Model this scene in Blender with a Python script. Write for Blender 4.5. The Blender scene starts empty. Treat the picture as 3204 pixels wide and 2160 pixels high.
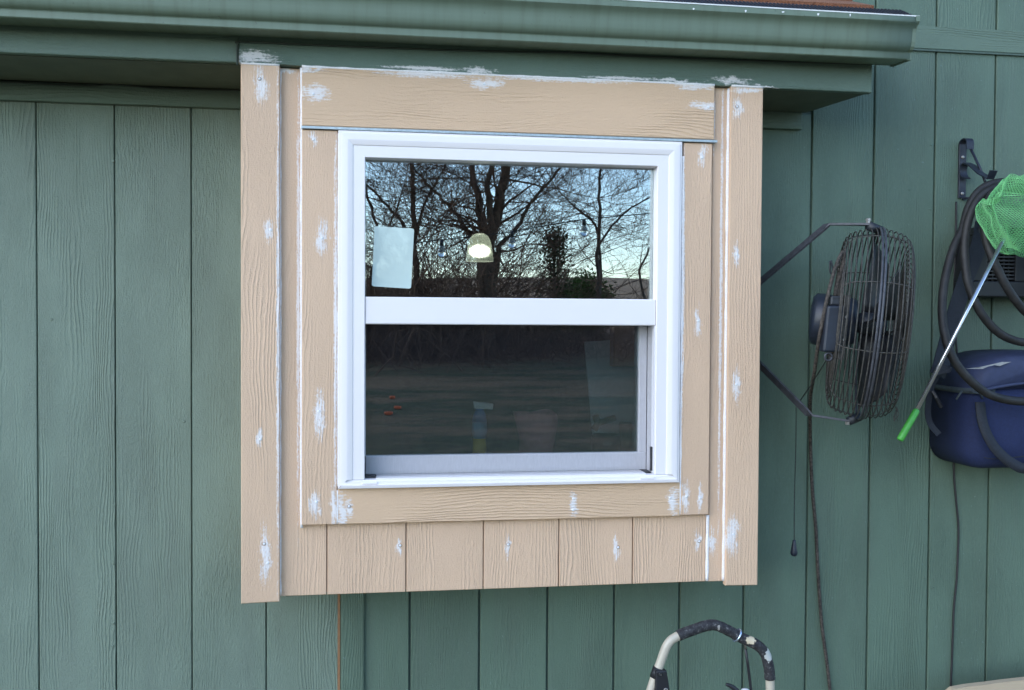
import bpy, bmesh, math, random
from mathutils import Vector, Matrix, noise as mnoise
R_ = math.radians
sc = bpy.context.scene
COL = sc.collection

# ------------------------------------------------------------------ camera
CAMX, CAMD, CAMZ = 0.90101, 2.78605, 1.6
YAW, PITCH, ROLL, FPX = 0.146599, -0.022664, 0.005630, 3000.0
IW, IH = 3204.0, 2160.0
fwd = Vector((math.sin(YAW)*math.cos(PITCH), math.cos(YAW)*math.cos(PITCH), math.sin(PITCH)))
right0 = Vector((math.cos(YAW), -math.sin(YAW), 0))
up0 = right0.cross(fwd)
c_right = math.cos(ROLL)*right0 + math.sin(ROLL)*up0
c_up = -math.sin(ROLL)*right0 + math.cos(ROLL)*up0
CAMP = Vector((CAMX, -CAMD, CAMZ))
cd = bpy.data.cameras.new('camera'); cam = bpy.data.objects.new('camera', cd); COL.objects.link(cam)
cd.sensor_fit = 'HORIZONTAL'; cd.sensor_width = 36.0; cd.lens = FPX/IW*36.0
cd.clip_start = 0.05; cd.clip_end = 2000
m = Matrix((c_right, c_up, -fwd)).transposed().to_4x4(); m.translation = CAMP
cam.matrix_world = m; sc.camera = cam

# ------------------------------------------------------------------ sky, sun, exposure
SUN_EL, SUN_AZ = R_(24), R_(-50)           # azimuth measured from -Y (in front of the wall) towards -X
world = bpy.data.worlds.new('World'); sc.world = world; world.use_nodes = True
wn = world.node_tree.nodes; wl = world.node_tree.links
bg = wn['Background']; sky = wn.new('ShaderNodeTexSky'); sky.sky_type = 'NISHITA'
sky.sun_disc = False; sky.sun_elevation = SUN_EL
sun_dir = Vector((math.sin(SUN_AZ)*math.cos(SUN_EL), -math.cos(SUN_AZ)*math.cos(SUN_EL), math.sin(SUN_EL)))  # towards the sun
sky.sun_rotation = math.atan2(sun_dir.x, sun_dir.y)
sky.air_density = 1.0; sky.dust_density = 0.2; sky.ozone_density = 2.2; sky.altitude = 200
wl.new(sky.outputs[0], bg.inputs[0]); bg.inputs[1].default_value = 0.15
sd = bpy.data.lights.new('sun', 'SUN'); sd.energy = 0.6; sd.angle = R_(60); sd.color = (1.0, .94, .87)
sun = bpy.data.objects.new('sun', sd); COL.objects.link(sun)
sun.rotation_euler = (-sun_dir).to_track_quat('-Z', 'Y').to_euler(); sun.location = (-4, -6, 8)
vs = sc.view_settings
vs.view_transform = 'Standard'; vs.look = 'None'; vs.exposure = 1.58; vs.gamma = 1.0; vs.use_curve_mapping = False
sc.cycles.max_bounces = 8; sc.cycles.diffuse_bounces = 3; sc.cycles.glossy_bounces = 4; sc.cycles.transparent_max_bounces = 24

def at(x, y, Y):
    v = fwd*FPX + c_right*(x-IW/2) - c_up*(y-IH/2)
    return CAMP + v*((CAMD+Y)/v.y)
GLASS_Y = -0.272
def refl(x, y, Y):
    """point really standing at depth Y (in front of the wall) that the window glass shows at x, y"""
    p = at(x, y, 2*GLASS_Y - Y); p.y = Y
    return p

# ------------------------------------------------------------------ scene helpers
def tag(o, label=None, cat=None, group=None, kind=None):
    if label: o['label'] = label
    if cat: o['category'] = cat
    if group: o['group'] = group
    if kind: o['kind'] = kind
    return o
def thing(name, label, cat, loc=(0, 0, 0), group=None):
    o = bpy.data.objects.new(name, None); COL.objects.link(o); o.location = loc; o.empty_display_size = .1
    return tag(o, label, cat, group)
def link(name, me, mat, parent=None, smooth=False):
    o = bpy.data.objects.new(name, me); COL.objects.link(o)
    if mat and not me.materials: me.materials.append(mat)
    if parent is not None:
        o.parent = parent
        if parent.type == 'EMPTY': o.matrix_parent_inverse = Matrix.Translation(-parent.location)
    if smooth:
        me.polygons.foreach_set('use_smooth', [True]*len(me.polygons))
    return o

class MB:
    def __init__(s): s.v = []; s.f = []
    def face(s, *pts):
        n = len(s.v); s.v += [tuple(p) for p in pts]; s.f.append(tuple(range(n, n+len(pts)))); return s
    def hexa(s, p):      # p: 8 corner points, bottom ring then top ring
        n = len(s.v); s.v += [tuple(q) for q in p]
        for q in ((3,2,1,0),(4,5,6,7),(0,1,5,4),(1,2,6,5),(2,3,7,6),(3,0,4,7)): s.f.append(tuple(n+i for i in q))
        return s
    def box(s, x0, x1, y0, y1, z0, z1):
        return s.hexa([(x0,y0,z0),(x1,y0,z0),(x1,y1,z0),(x0,y1,z0),(x0,y0,z1),(x1,y0,z1),(x1,y1,z1),(x0,y1,z1)])
    def slab(s, quad, y_front, y_back):   # quad: four (x, z) of the front face, BL BR TR TL; extruded in depth
        a = [(q[0], y_front, q[1]) for q in quad]; b = [(q[0], y_back, q[1]) for q in quad]
        return s.hexa([a[0], a[1], b[1], b[0], a[3], a[2], b[2], b[3]])
    def board(s, quad, yf, yb, c=.0015):  # slab with chamfered front edges
        cx = sum(q[0] for q in quad)/4; cz = sum(q[1] for q in quad)/4
        inn = []
        for q in quad:
            inn.append((q[0] + (c if q[0] < cx else -c), q[1] + (c if q[1] < cz else -c)))
        n = len(s.v)
        for ring, y in ((quad, yb), (quad, yf+c), (inn, yf)):
            for q in ring: s.v.append((q[0], y, q[1]))
        for k in (0, 4):
            for i in range(4):
                j = (i+1) % 4; s.f.append((n+k+i, n+k+j, n+k+4+j, n+k+4+i))
        s.f.append((n+8, n+9, n+10, n+11)); s.f.append((n+3, n+2, n+1, n))
        return s
    def tube(s, pts, r, n=8, caps=True, flat=None):
        """r: number, list or function of index; flat=(w,h): flat strap with normal hint"""
        pts = [Vector(p) for p in pts]; N = len(pts); base = len(s.v)
        prev = None
        for i, p in enumerate(pts):
            t = (pts[min(i+1, N-1)] - pts[max(i-1, 0)])
            if t.length < 1e-9: t = Vector((0, 0, 1))
            t.normalize()
            if prev is None:
                a = Vector((0, 1, 0)) if abs(t.y) < .9 else Vector((1, 0, 0))
                u = (a - t*a.dot(t)).normalized()
            else:
                u = prev - t*prev.dot(t)
                u = u.normalized() if u.length > 1e-6 else t.orthogonal().normalized()
            prev = u; w = t.cross(u)
            rr = r[i] if isinstance(r, (list, tuple)) else r
            if flat: 
                for (a, b) in ((-1,-1),(1,-1),(1,1),(-1,1)): s.v.append(tuple(p + w*a*flat[0]/2 + u*b*flat[1]/2))
            else:
                for k in range(n):
                    th = 2*math.pi*k/n; s.v.append(tuple(p + u*math.cos(th)*rr + w*math.sin(th)*rr))
        if flat: n = 4
        for i in range(N-1):
            for k in range(n):
                k2 = (k+1) % n
                s.f.append((base+i*n+k, base+i*n+k2, base+(i+1)*n+k2, base+(i+1)*n+k))
        if caps:
            s.f.append(tuple(base+k for k in reversed(range(n)))); s.f.append(tuple(base+(N-1)*n+k for k in range(n)))
        return s
    def lathe(s, c, axis, prof, n=24, caps=True):   # prof: list of (t, r)
        axis = Vector(axis).normalized(); u = axis.orthogonal().normalized(); w = axis.cross(u); c = Vector(c); base = len(s.v)
        for t, r in prof:
            for k in range(n):
                th = 2*math.pi*k/n; s.v.append(tuple(c + axis*t + (u*math.cos(th) + w*math.sin(th))*max(r, 1e-5)))
        for i in range(len(prof)-1):
            for k in range(n):
                k2 = (k+1) % n; s.f.append((base+i*n+k, base+i*n+k2, base+(i+1)*n+k2, base+(i+1)*n+k))
        if caps:
            s.f.append(tuple(base+k for k in reversed(range(n)))); s.f.append(tuple(base+(len(prof)-1)*n+k for k in range(n)))
        return s
    def grid(s, fn, nu, nv, close_u=False):
        base = len(s.v)
        for j in range(nv):
            for i in range(nu): s.v.append(tuple(fn(i, j)))
        for j in range(nv-1):
            for i in range(nu if close_u else nu-1):
                i2 = (i+1) % nu; s.f.append((base+j*nu+i, base+j*nu+i2, base+(j+1)*nu+i2, base+(j+1)*nu+i))
        return s
    def build(s, name, mat, parent=None, smooth=False, label=None, fix=True, kind=None):
        me = bpy.data.meshes.new(name); me.from_pydata(s.v, [], s.f)
        if fix:
            bm = bmesh.new(); bm.from_mesh(me); bmesh.ops.recalc_face_normals(bm, faces=bm.faces); bm.to_mesh(me); bm.free()
        o = link(name, me, mat, parent, smooth)
        if label: o['label'] = label
        if kind: o['kind'] = kind
        return o
def auto(o, deg=35):
    me = o.data; me.polygons.foreach_set('use_smooth', [True]*len(me.polygons))
    try: me.set_sharp_from_angle(angle=R_(deg))
    except Exception: pass
    return o
def crom(pts, k=8):
    """Catmull-Rom through points"""
    P = [Vector(p) for p in pts]; P = [P[0]*2-P[1]] + P + [P[-1]*2-P[-2]]; out = []
    for i in range(1, len(P)-2):
        a, b, c, d = P[i-1], P[i], P[i+1], P[i+2]
        for j in range(k):
            t = j/k
            out.append(.5*((2*b) + (c-a)*t + (2*a-5*b+4*c-d)*t*t + (-a+3*b-3*c+d)*t**3))
    out.append(P[-2]); return out

# ------------------------------------------------------------------ materials
class NT:
    def __init__(s, name):
        s.m = bpy.data.materials.new(name); s.m.use_nodes = True
        s.n = s.m.node_tree.nodes; s.l = s.m.node_tree.links
        s.bsdf = s.n['Principled BSDF']; s.out = s.n['Material Output']
    def val(s, sock, v):
        if hasattr(v, 'default_value') or hasattr(v, 'is_output'): s.l.new(v, sock)
        elif isinstance(v, (tuple, list, Vector)) and len(v) == 3 and sock.type == 'RGBA': sock.default_value = (*v, 1)
        else: sock.default_value = v
    def node(s, t, **kw):
        nd = s.n.new(t)
        for k, v in kw.items(): setattr(nd, k, v)
        return nd
    def math(s, op, a, b=None, c=None, clamp=False):
        nd = s.node('ShaderNodeMath', operation=op, use_clamp=clamp); s.val(nd.inputs[0], a)
        if b is not None: s.val(nd.inputs[1], b)
        if c is not None: s.val(nd.inputs[2], c)
        return nd.outputs[0]
    def vm(s, op, a, b=None):
        nd = s.node('ShaderNodeVectorMath', operation=op); s.val(nd.inputs[0], a)
        if b is not None: s.val(nd.inputs[1], b)
        return nd.outputs['Value'] if op in ('LENGTH', 'DOT_PRODUCT') else nd.outputs[0]
    def noise(s, vec, scale, detail=3, rough=.55):
        nd = s.node('ShaderNodeTexNoise'); s.val(nd.inputs['Vector'], vec); s.val(nd.inputs['Scale'], scale)
        nd.inputs['Detail'].default_value = detail; nd.inputs['Roughness'].default_value = rough
        return nd.outputs['Fac']
    def ramp(s, fac, a, b):
        nd = s.node('ShaderNodeMapRange', interpolation_type='SMOOTHSTEP'); s.val(nd.inputs[0], fac); s.val(nd.inputs[1], a); s.val(nd.inputs[2], b)
        return nd.outputs[0]
    def mix(s, fac, a, b):
        nd = s.node('ShaderNodeMix', data_type='RGBA'); s.val(nd.inputs[0], fac); s.val(nd.inputs[6], a); s.val(nd.inputs[7], b)
        return nd.outputs[2]
    def coords(s, rand=0.0):
        tc = s.node('ShaderNodeTexCoord').outputs['Object']
        if rand:
            r = s.node('ShaderNodeObjectInfo').outputs['Random']
            o = s.node('ShaderNodeCombineXYZ'); a = s.math('MULTIPLY', r, rand); s.l.new(a, o.inputs[0]); s.l.new(s.math('MULTIPLY', r, rand*1.7), o.inputs[2])
            s.l.new(s.math('MULTIPLY', r, rand*.6), o.inputs[1])
            return tc, s.vm('ADD', tc, o.outputs[0])
        return tc, tc
    def bump(s, h, dist, strength=1.0, normal=None):
        nd = s.node('ShaderNodeBump'); s.val(nd.inputs['Height'], h); nd.inputs['Distance'].default_value = dist; nd.inputs['Strength'].default_value = strength
        if normal is not None: s.l.new(normal, nd.inputs['Normal'])
        return nd.outputs[0]

def plain(name, col, rough=.5, metal=0.0, spec=.5, nscale=0, namt=.12, bump=0, emit=None):
    t = NT(name); b = t.bsdf
    b.inputs['Roughness'].default_value = rough; b.inputs['Metallic'].default_value = metal
    b.inputs['Specular IOR Level'].default_value = spec; b.inputs['Base Color'].default_value = (*col, 1)
    if nscale:
        _, p = t.coords(9.0)
        n = t.noise(p, nscale, 5, .6)
        t.val(b.inputs['Base Color'], t.mix(t.ramp(n, .3, .72), tuple(c*(1-namt) for c in col), tuple(min(1, c*(1+namt)) for c in col)))
        if bump: t.val(b.inputs['Normal'], t.bump(n, bump))
    if emit:
        b.inputs['Emission Color'].default_value = (*emit[0], 1); b.inputs['Emission Strength'].default_value = emit[1]
    return t.m

def embossed(name, col, axis='z', emboss=1.0, patches=(), rough=.5, spec=.4, var=.06, rand=37.0, speck=None, white=(.83, .80, .80)):
    """painted hardboard / plywood with a pressed wood grain running along axis; patches: white filler smears (cx, cz, rx, rz)"""
    t = NT(name); b = t.bsdf
    tc, p = t.coords(rand)
    sep = t.node('ShaderNodeSeparateXYZ'); t.l.new(p, sep.inputs[0])
    g = sep.outputs['Z'] if axis == 'z' else sep.outputs['X']      # along the grain
    c = sep.outputs['X'] if axis == 'z' else sep.outputs['Z']      # across
    def vec(sc_, sg):
        q = t.node('ShaderNodeCombineXYZ'); t.l.new(t.math('MULTIPLY', c, sc_), q.inputs[0]); t.l.new(t.math('MULTIPLY', g, sg), q.inputs[1]); t.l.new(t.math('MULTIPLY', sep.outputs['Y'], sc_), q.inputs[2])
        return q.outputs[0]
    warp = t.noise(vec(9, 1.9), 1.0, 2, .5)
    warp2 = t.noise(vec(60, 22), 1.0, 3, .6)
    ph = t.math('ADD', t.math('MULTIPLY', c, 760), t.math('MULTIPLY', warp, 62))
    ph = t.math('ADD', ph, t.math('MULTIPLY', warp2, 5.5))
    lines = t.math('SINE', ph)
    lines = t.math('POWER', t.math('ADD', t.math('MULTIPLY', lines, .5), .5), 2.2)
    mask = t.ramp(t.noise(vec(13, 1.6), 1.0, 2), .42, .62)
    rough_n = t.noise(vec(420, 110), 1.0, 3, .65)
    saw = t.noise(vec(95, 420), 1.0, 2, .6)
    mask2 = t.ramp(t.noise(vec(11, 4), 1.3, 2), .35, .62)
    rnd0 = t.node('ShaderNodeObjectInfo').outputs['Random']
    h = t.math('MULTIPLY', t.math('MULTIPLY', lines, mask), t.math('SUBTRACT', 1.9, t.math('MULTIPLY', rnd0, 1.3)))
    h = t.math('ADD', t.math('MULTIPLY', h, .36), t.math('MULTIPLY', rough_n, .85))
    h = t.math('ADD', h, t.math('MULTIPLY', t.math('MULTIPLY', saw, mask2), .6))
    dash = t.ramp(t.noise(vec(250, 34), 1.0, 3, .6), .40, .66)
    rnd_ = t.node('ShaderNodeObjectInfo').outputs['Random']
    dm = t.math('MULTIPLY', t.ramp(t.noise(vec(8, 1.7), 1.0, 2), .36, .66), t.math('ADD', .22, t.math('MULTIPLY', rnd_, .38)))
    h = t.math('ADD', h, t.math('MULTIPLY', dash, dm))
    big = t.noise(vec(7, 2.2), 1.0, 3)
    col_n = t.mix(t.ramp(big, .3, .7), tuple(x*(1-var) for x in col), tuple(x*(1+var) for x in col))
    fine = t.noise(vec(160, 60), 1.0, 3)
    col_n = t.mix(t.math('MULTIPLY', t.ramp(fine, .45, .8), var*2.2), col_n, tuple(min(1, x*1.25+.02) for x in col))
    blot = t.noise(vec(3.1, 1.3), 1.0, 4, .6); runs = t.noise(vec(34, .9), 1.0, 3, .6)
    dirt = t.math('MULTIPLY', t.ramp(t.math('ADD', t.math('MULTIPLY', blot, .6), t.math('MULTIPLY', runs, .4)), .47, .64), var*2.6)
    col_n = t.mix(dirt, col_n, tuple(x*.62+.045 for x in col))
    if speck:
        sp = t.noise(p, 95, 2, .5); col_n = t.mix(t.math('MULTIPLY', t.ramp(sp, .735, .76), .75), col_n, speck)
    if patches:
        brush = t.noise(vec(300, 26), 1.0, 4, .7)       # bristle streaks along the grain
        fleck = t.noise(vec(260, 150), 1.0, 2, .6)
        br = t.math('ADD', t.math('MULTIPLY', t.math('SUBTRACT', brush, .5), 2.3), t.math('MULTIPLY', t.math('SUBTRACT', fleck, .5), 1.7))
        br = t.math('ADD', br, t.math('MULTIPLY', t.math('SUBTRACT', lines, .5), .25))
        wob = t.node('ShaderNodeTexNoise'); t.l.new(tc, wob.inputs['Vector']); wob.inputs['Scale'].default_value = 38; wob.inputs['Detail'].default_value = 3
        tcw = t.vm('ADD', tc, t.vm('MULTIPLY', t.vm('SUBTRACT', wob.outputs['Color'], (.5, .5, .5)), (.034, 0, .034)))
        tot = None
        for (cx, cz, rx, rz) in patches:
            d = t.vm('MULTIPLY', t.vm('SUBTRACT', tcw if max(rx, rz) < .12 else tc, (cx, 0, cz)), (1/rx, 0, 1/rz))
            f = t.math('SUBTRACT', 1.0, t.vm('LENGTH', d))
            tot = f if tot is None else t.math('MAXIMUM', tot, f)
        w = t.math('MULTIPLY', t.ramp(t.math('ADD', t.math('MULTIPLY', tot, 1.25), t.math('MULTIPLY', br, .85)), .10, .92), .86)
        w = t.math('MULTIPLY', w, t.ramp(tot, -.15, .25))
        col_n = t.mix(w, col_n, white)
        h = t.math('ADD', h, t.math('MULTIPLY', w, .35))
    t.val(b.inputs['Base Color'], col_n)
    b.inputs['Roughness'].default_value = rough; b.inputs['Specular IOR Level'].default_value = spec
    t.val(b.inputs['Normal'], t.bump(h, .0022*emboss))
    return t.m

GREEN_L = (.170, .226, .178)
GREEN_R_SHADED = (.104, .160, .118)  # older, greener paint, with part of the right side's shade put into it
BEIGE = (.668, .460, .314)
M = {}
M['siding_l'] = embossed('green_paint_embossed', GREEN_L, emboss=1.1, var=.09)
M['siding_r_shaded'] = embossed('green_paint_rough_shaded', GREEN_R_SHADED, emboss=.75, var=.11, speck=(.17, .24, .22))
M['green_h'] = embossed('green_paint_horizontal', (.124, .180, .142), axis='x', emboss=.9)
M['green_trim'] = embossed('green_paint_band', (.122, .176, .132), axis='x', emboss=.7)
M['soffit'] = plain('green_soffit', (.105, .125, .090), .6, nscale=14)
M['groove'] = plain('green_groove', (.075, .115, .092), .7, nscale=60)
M['white_vinyl'] = plain('white_vinyl', (.85, .80, .80), .32, nscale=3, namt=.012)
M['grey_vinyl'] = plain('white_vinyl_track', (.74, .73, .77), .4)
M['caulk'] = plain('white_caulk', (.83, .80, .80), .45, nscale=220, namt=.08, bump=.0004)
M['zinc'] = plain('galvanised_flashing', (.46, .52, .54), .42, metal=.55, nscale=90)
M['raw'] = plain('raw_board_edge', (.30, .16, .08), .8, nscale=80)

# ------------------------------------------------------------------ terrain behind the camera (seen in the glass)
def terrain_z(y):
    d = max(0.0, -y)
    z = 0.0
    if d > 3: z += .062*(min(d, 22)-3)
    if d > 22: z += .058*(min(d, 130)-22)
    if d > 130: z += .01*(d-130)
    return z
t = NT('lawn_soil'); tc, p = t.coords()
n1 = t.noise(p, .35, 4); n2 = t.noise(p, 9, 5, .7); n3 = t.noise(p, 2.2, 4, .65)
grass = t.mix(t.ramp(n2, .3, .7), (.035, .055, .020), (.110, .130, .050))
band = t.noise(t.vm('MULTIPLY', p, (.35, 1.3, 1)), .9, 4, .65)
grass = t.mix(t.math('MULTIPLY', t.ramp(n3, .48, .68), .7), grass, (.22, .15, .08))
grass = t.mix(t.math('MULTIPLY', t.ramp(band, .42, .62), .75), grass, (.30, .19, .10))
sepn = t.node('ShaderNodeSeparateXYZ'); t.l.new(tc, sepn.inputs[0])
leaf = t.mix(t.ramp(n2, .35, .65), (.16, .07, .035), (.34, .17, .08))
field = t.mix(t.ramp(t.noise(p, .8, 4), .3, .7), (.30, .165, .085), (.44, .26, .135))
gcol = t.mix(t.ramp(t.math('ADD', sepn.outputs['Y'], t.math('MULTIPLY', n1, 4)), -13, -17), grass, leaf)
gcol = t.mix(t.ramp(sepn.outputs['Y'], -24, -27), gcol, field)
t.val(t.bsdf.inputs['Base Color'], gcol); t.bsdf.inputs['Roughness'].default_value = .9
t.val(t.bsdf.inputs['Normal'], t.bump(n2, .05))
M['ground'] = t.m
mb = MB()
ys = [40, 5, 0, -3, -6, -10, -14, -18, -22, -26, -35, -60, -100, -130, -400, -1200]
xs = [-1200, -300, -80, -30, -12, -4, 2, 8, 16, 34, 84, 300, 1200]
mb.grid(lambda i, j: (xs[i], ys[j], terrain_z(ys[j]) + (0 if ys[j] > -20 else .012*math.sin(xs[i]*.05)*min(60, -ys[j]))), len(xs), len(ys))
g = mb.build('ground', M['ground'], smooth=True); tag(g, kind='structure')

# ------------------------------------------------------------------ house
house = thing('house', 'green house with grooved plywood siding, deep eave and brown shingle roof', 'house', (1.2, 0, 0))
PITCHX = 0.2032
Z_SOFF, Z_FRZ, BAND0, BAND1 = 2.247, 2.193, 2.459, 2.529
OPX0, OPX1, OPZ0 = .64, 1.83, .93          # opening in the wall behind the window bay
mb = MB()
mb.box(-1.6, OPX0, .004, .10, -.05, Z_SOFF); mb.box(OPX1, 4.2, .004, .10, -.05, 3.4); mb.box(OPX0, OPX1, .004, .10, -.05, OPZ0)
mb.box(2.26, 2.36, .10, 4.0, 2.3, 3.4)
wall = mb.build('wall', M['groove'], house)
random.seed(4)
def siding(k, z0, z1, mat, gap):
    x0 = k*PITCHX + gap/2; x1 = (k+1)*PITCHX - gap/2
    b = MB().board([(x0, z0), (x1, z0), (x1, z1), (x0, z1)], -.006+random.uniform(-.0006, .0006), .004, .0018)
    return b.build('siding_board', mat, wall)
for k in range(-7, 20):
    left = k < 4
    mat = M['siding_l'] if left else M['siding_r_shaded']; gap = .0032 if left else .0062
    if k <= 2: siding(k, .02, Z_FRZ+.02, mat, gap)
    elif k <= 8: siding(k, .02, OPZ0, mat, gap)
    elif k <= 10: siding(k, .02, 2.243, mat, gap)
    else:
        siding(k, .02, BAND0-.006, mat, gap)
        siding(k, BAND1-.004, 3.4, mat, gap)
# nail heads on the siding
nailm = M['siding_l']
for (px, py) in [(354,505),(358,1580),(356,1763),(355,1950),(352,2022),(575,1319),(161,1000),(2918,1840),(2899,1625),(2891,1808),(2910,655),(2906,890),(2914,455),(2846,595)]:
    q = at(px, py, -.006)
    MB().lathe((q.x, -.0058, q.z), (0, -1, 0), [(0, .0042), (.001, .004), (.0016, .002)], 10).build('nail_head', nailm if px < 900 else M['siding_r_shaded'], wall, True)
# batten beside the panel joint under the bay, with its raw brown joint
MB().box(.8095, .8165, -.0075, .002, .02, .9).build('joint_edge', M['raw'], wall)
MB().board([(.8205, .02), (.8845, .02), (.8845, .905), (.8205, .905)], -.019, -.0068, .002).build('batten', M['siding_r_shaded'], house)
# trim band across the tall right part and metal lip below it
MB().board([(2.262, BAND0), (4.2, BAND0), (4.2, BAND1), (2.262, BAND1)], -.0105, -.0062, .0015).build('trim_band', M['green_trim'], house)
MB().box(2.262, 4.2, -.013, -.004, BAND0-.0075, BAND0-.002).build('band_flashing', M['groove'], house)
# frieze boards under the soffit
MB().board([(-1.6, Z_FRZ), (.60, Z_FRZ), (.60, Z_SOFF-.003), (-1.6, Z_SOFF-.003)], -.024, -.0068, .002).build('frieze_board', M['green_h'], house)
MB().board([(1.9, Z_FRZ), (2.195, Z_FRZ), (2.195, Z_SOFF-.003), (1.9, Z_SOFF-.003)], -.024, -.0068, .002).build('frieze_board', M['green_h'], house)
# soffit, fascia
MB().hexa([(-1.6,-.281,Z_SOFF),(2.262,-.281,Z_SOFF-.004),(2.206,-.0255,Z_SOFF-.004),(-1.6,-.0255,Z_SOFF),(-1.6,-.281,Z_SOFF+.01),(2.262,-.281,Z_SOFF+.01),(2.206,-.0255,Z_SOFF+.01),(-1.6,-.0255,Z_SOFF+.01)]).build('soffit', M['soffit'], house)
fpatch = []
for (px, py, rx, ry) in [(800,182,62,20),(1500,222,45,12),(2290,254,62,14),(1330,215,120,7),(1950,246,110,6),(2110,256,90,7),(2400,272,40,5),(745,195,20,6)]:
    q = at(px, py, -.301); fpatch.append((q.x, q.z, rx*1.35/1180, ry*1.35/1180))
M['fascia'] = embossed('green_fascia_smeared', (.118, .176, .140), axis='x', emboss=1.0, patches=fpatch)
XF = .5735
MB().board([(-1.6, 2.246), (XF-.0006, 2.2475), (XF-.0006, 2.409), (-1.6, 2.409)], -.301, -.2815, .002).build('fascia_board', M['green_h'], house)
MB().board([(XF, 2.2465), (2.266, 2.2405), (2.266, 2.409), (XF, 2.409)], -.303, -.2815, .002).build('fascia_board', M['fascia'], house, label='fascia board smeared with white filler')
# dark wire clipped along the fascia under the gutter and a thin one along the soffit
M['black_wire'] = plain('black_wire', (.022, .022, .024), .55)
M['green_wire'] = plain('painted_wire', (.035, .05, .04), .6)
w1 = [at(742, 205, -.307), at(741, 160, -.307), at(744, 138, -.307), at(760, 131, -.307), at(1000, 142, -.306), at(1250, 152, -.306), at(1500, 160, -.306), at(1800, 166, -.306), at(2000, 177, -.306), at(2350, 190, -.306), at(2728, 202, -.306)]
wire = MB().tube(crom(w1, 6), .0026, 6).build('eave_wire', M['green_wire'], None, True)
tag(wire, 'thin dark green wire running along the fascia under the gutter', 'wire')
w2 = [at(-60, 253, -.03), at(0, 256, -.03), at(130, 263, -.03), at(280, 269, -.03), at(360, 265, -.03), at(480, 276, -.03), at(620, 281, -.03), at(760, 283, -.03), at(850, 288, -.03)]
wire = MB().tube(crom(w2, 6), .0024, 6).build('soffit_wire', M['green_wire'], None, True)
tag(wire, 'thin wire sagging along the frieze board under the left soffit', 'wire')
# roof
t = NT('roof_shingle'); tc, p = t.coords(31.0)
n1 = t.noise(p, 420, 2, .7); n2 = t.noise(p, 5, 3)
c1 = t.mix(t.ramp(n1, .36, .64), (.16, .060, .030), (.40, .185, .100)); c1 = t.mix(t.math('MULTIPLY', t.ramp(n2, .4, .65), .45), c1, (.18, .10, .08))
t.val(t.bsdf.inputs['Base Color'], c1); t.bsdf.inputs['Roughness'].default_value = .95; t.val(t.bsdf.inputs['Normal'], t.bump(n1, .002)); M['shingle'] = t.m
RA = math.atan(.5); ca, sa = math.cos(RA), math.sin(RA)
RY0, RZ0 = -.362, 2.417
def roofpt(x, s, h): return (x, RY0 + s*ca - h*sa, RZ0 + s*sa + h*ca)
mb = MB(); L = 4.2
mb.hexa([roofpt(-1.6,0,0), roofpt(2.285,0,0), roofpt(2.255,L,0), roofpt(-1.6,L,0), roofpt(-1.6,0,.012), roofpt(2.285,0,.012), roofpt(2.255,L,.012), roofpt(-1.6,L,.012)])
roof = mb.build('roof', M['shingle'], house)
random.seed(11)
for row in range(9):
    x = -1.6 + random.uniform(0, .2)
    s0 = row*.135 - .012
    while x < 2.29:
        w = random.uniform(.14, .26); x1 = min(x+w, 2.292); h0 = .0125 + .0045*(9-row)/9*0
        if x1 - x > .03:
            e = random.uniform(-.004, .004); d = random.choice((0, 0, .004))
            mb = MB(); a, b2 = x+.0015, x1-.0015
            mb.hexa([roofpt(a,s0+e,.013), roofpt(b2,s0+e,.013), roofpt(b2,s0+.16,.0125), roofpt(a,s0+.16,.0125), roofpt(a,s0+e,.024+d), roofpt(b2,s0+e,.024+d), roofpt(b2,s0+.16,.0135), roofpt(a,s0+.16,.0135)])
            mb.build('shingle', M['shingle'], roof)
        x = x1
# tall wing roof / rear closure so the house is solid from other positions
MB().box(2.24, 4.3, -.25, 4.2, 3.4, 3.5).build('upper_eave', M['soffit'], house)
MB().box(-1.6, 4.2, 4.0, 4.1, -.05, 3.4).build('rear_wall', M['groove'], house)
MB().box(-1.7, -1.6, 0, 4.1, -.05, 2.6).build('end_wall', M['groove'], house)
MB().box(4.2, 4.3, 0, 4.1, -.05, 3.4).build('end_wall', M['groove'], house)

# ------------------------------------------------------------------ gutter
gut = thing('rain_gutter', 'long green metal rain gutter along the eave above the window', 'gutter', (0.5, -.36, 2.3))
t = NT('gutter_paint'); tc, p = t.coords()
sepn = t.node('ShaderNodeSeparateXYZ'); t.l.new(tc, sepn.inputs[0])
q = t.node('ShaderNodeCombineXYZ'); t.l.new(t.math('MULTIPLY', sepn.outputs['X'], 30), q.inputs[0]); t.l.new(t.math('MULTIPLY', sepn.outputs['Z'], 3), q.inputs[2])
n1 = t.noise(q.outputs[0], 1, 4, .6); n2 = t.noise(p, 60, 3)
c1 = t.mix(t.math('MULTIPLY', t.ramp(n1, .42, .72), .85), (.148, .202, .150), (.120, .158, .112))
c1 = t.mix(t.math('MULTIPLY', t.ramp(n2, .69, .73), .35), c1, (.06, .07, .05))
rust = t.vm('LENGTH', t.vm('MULTIPLY', t.vm('SUBTRACT', tc, (.82, -.36, 2.296)), (6, 0, 130)))
c1 = t.mix(t.math('MULTIPLY', t.ramp(t.math('ADD', rust, t.math('MULTIPLY', n2, .8)), 1.3, .7), .8), c1, (.09, .035, .018))
t.val(t.bsdf.inputs['Base Color'], c1); t.bsdf.inputs['Roughness'].default_value = .58; M['gutter'] = t.m
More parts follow.
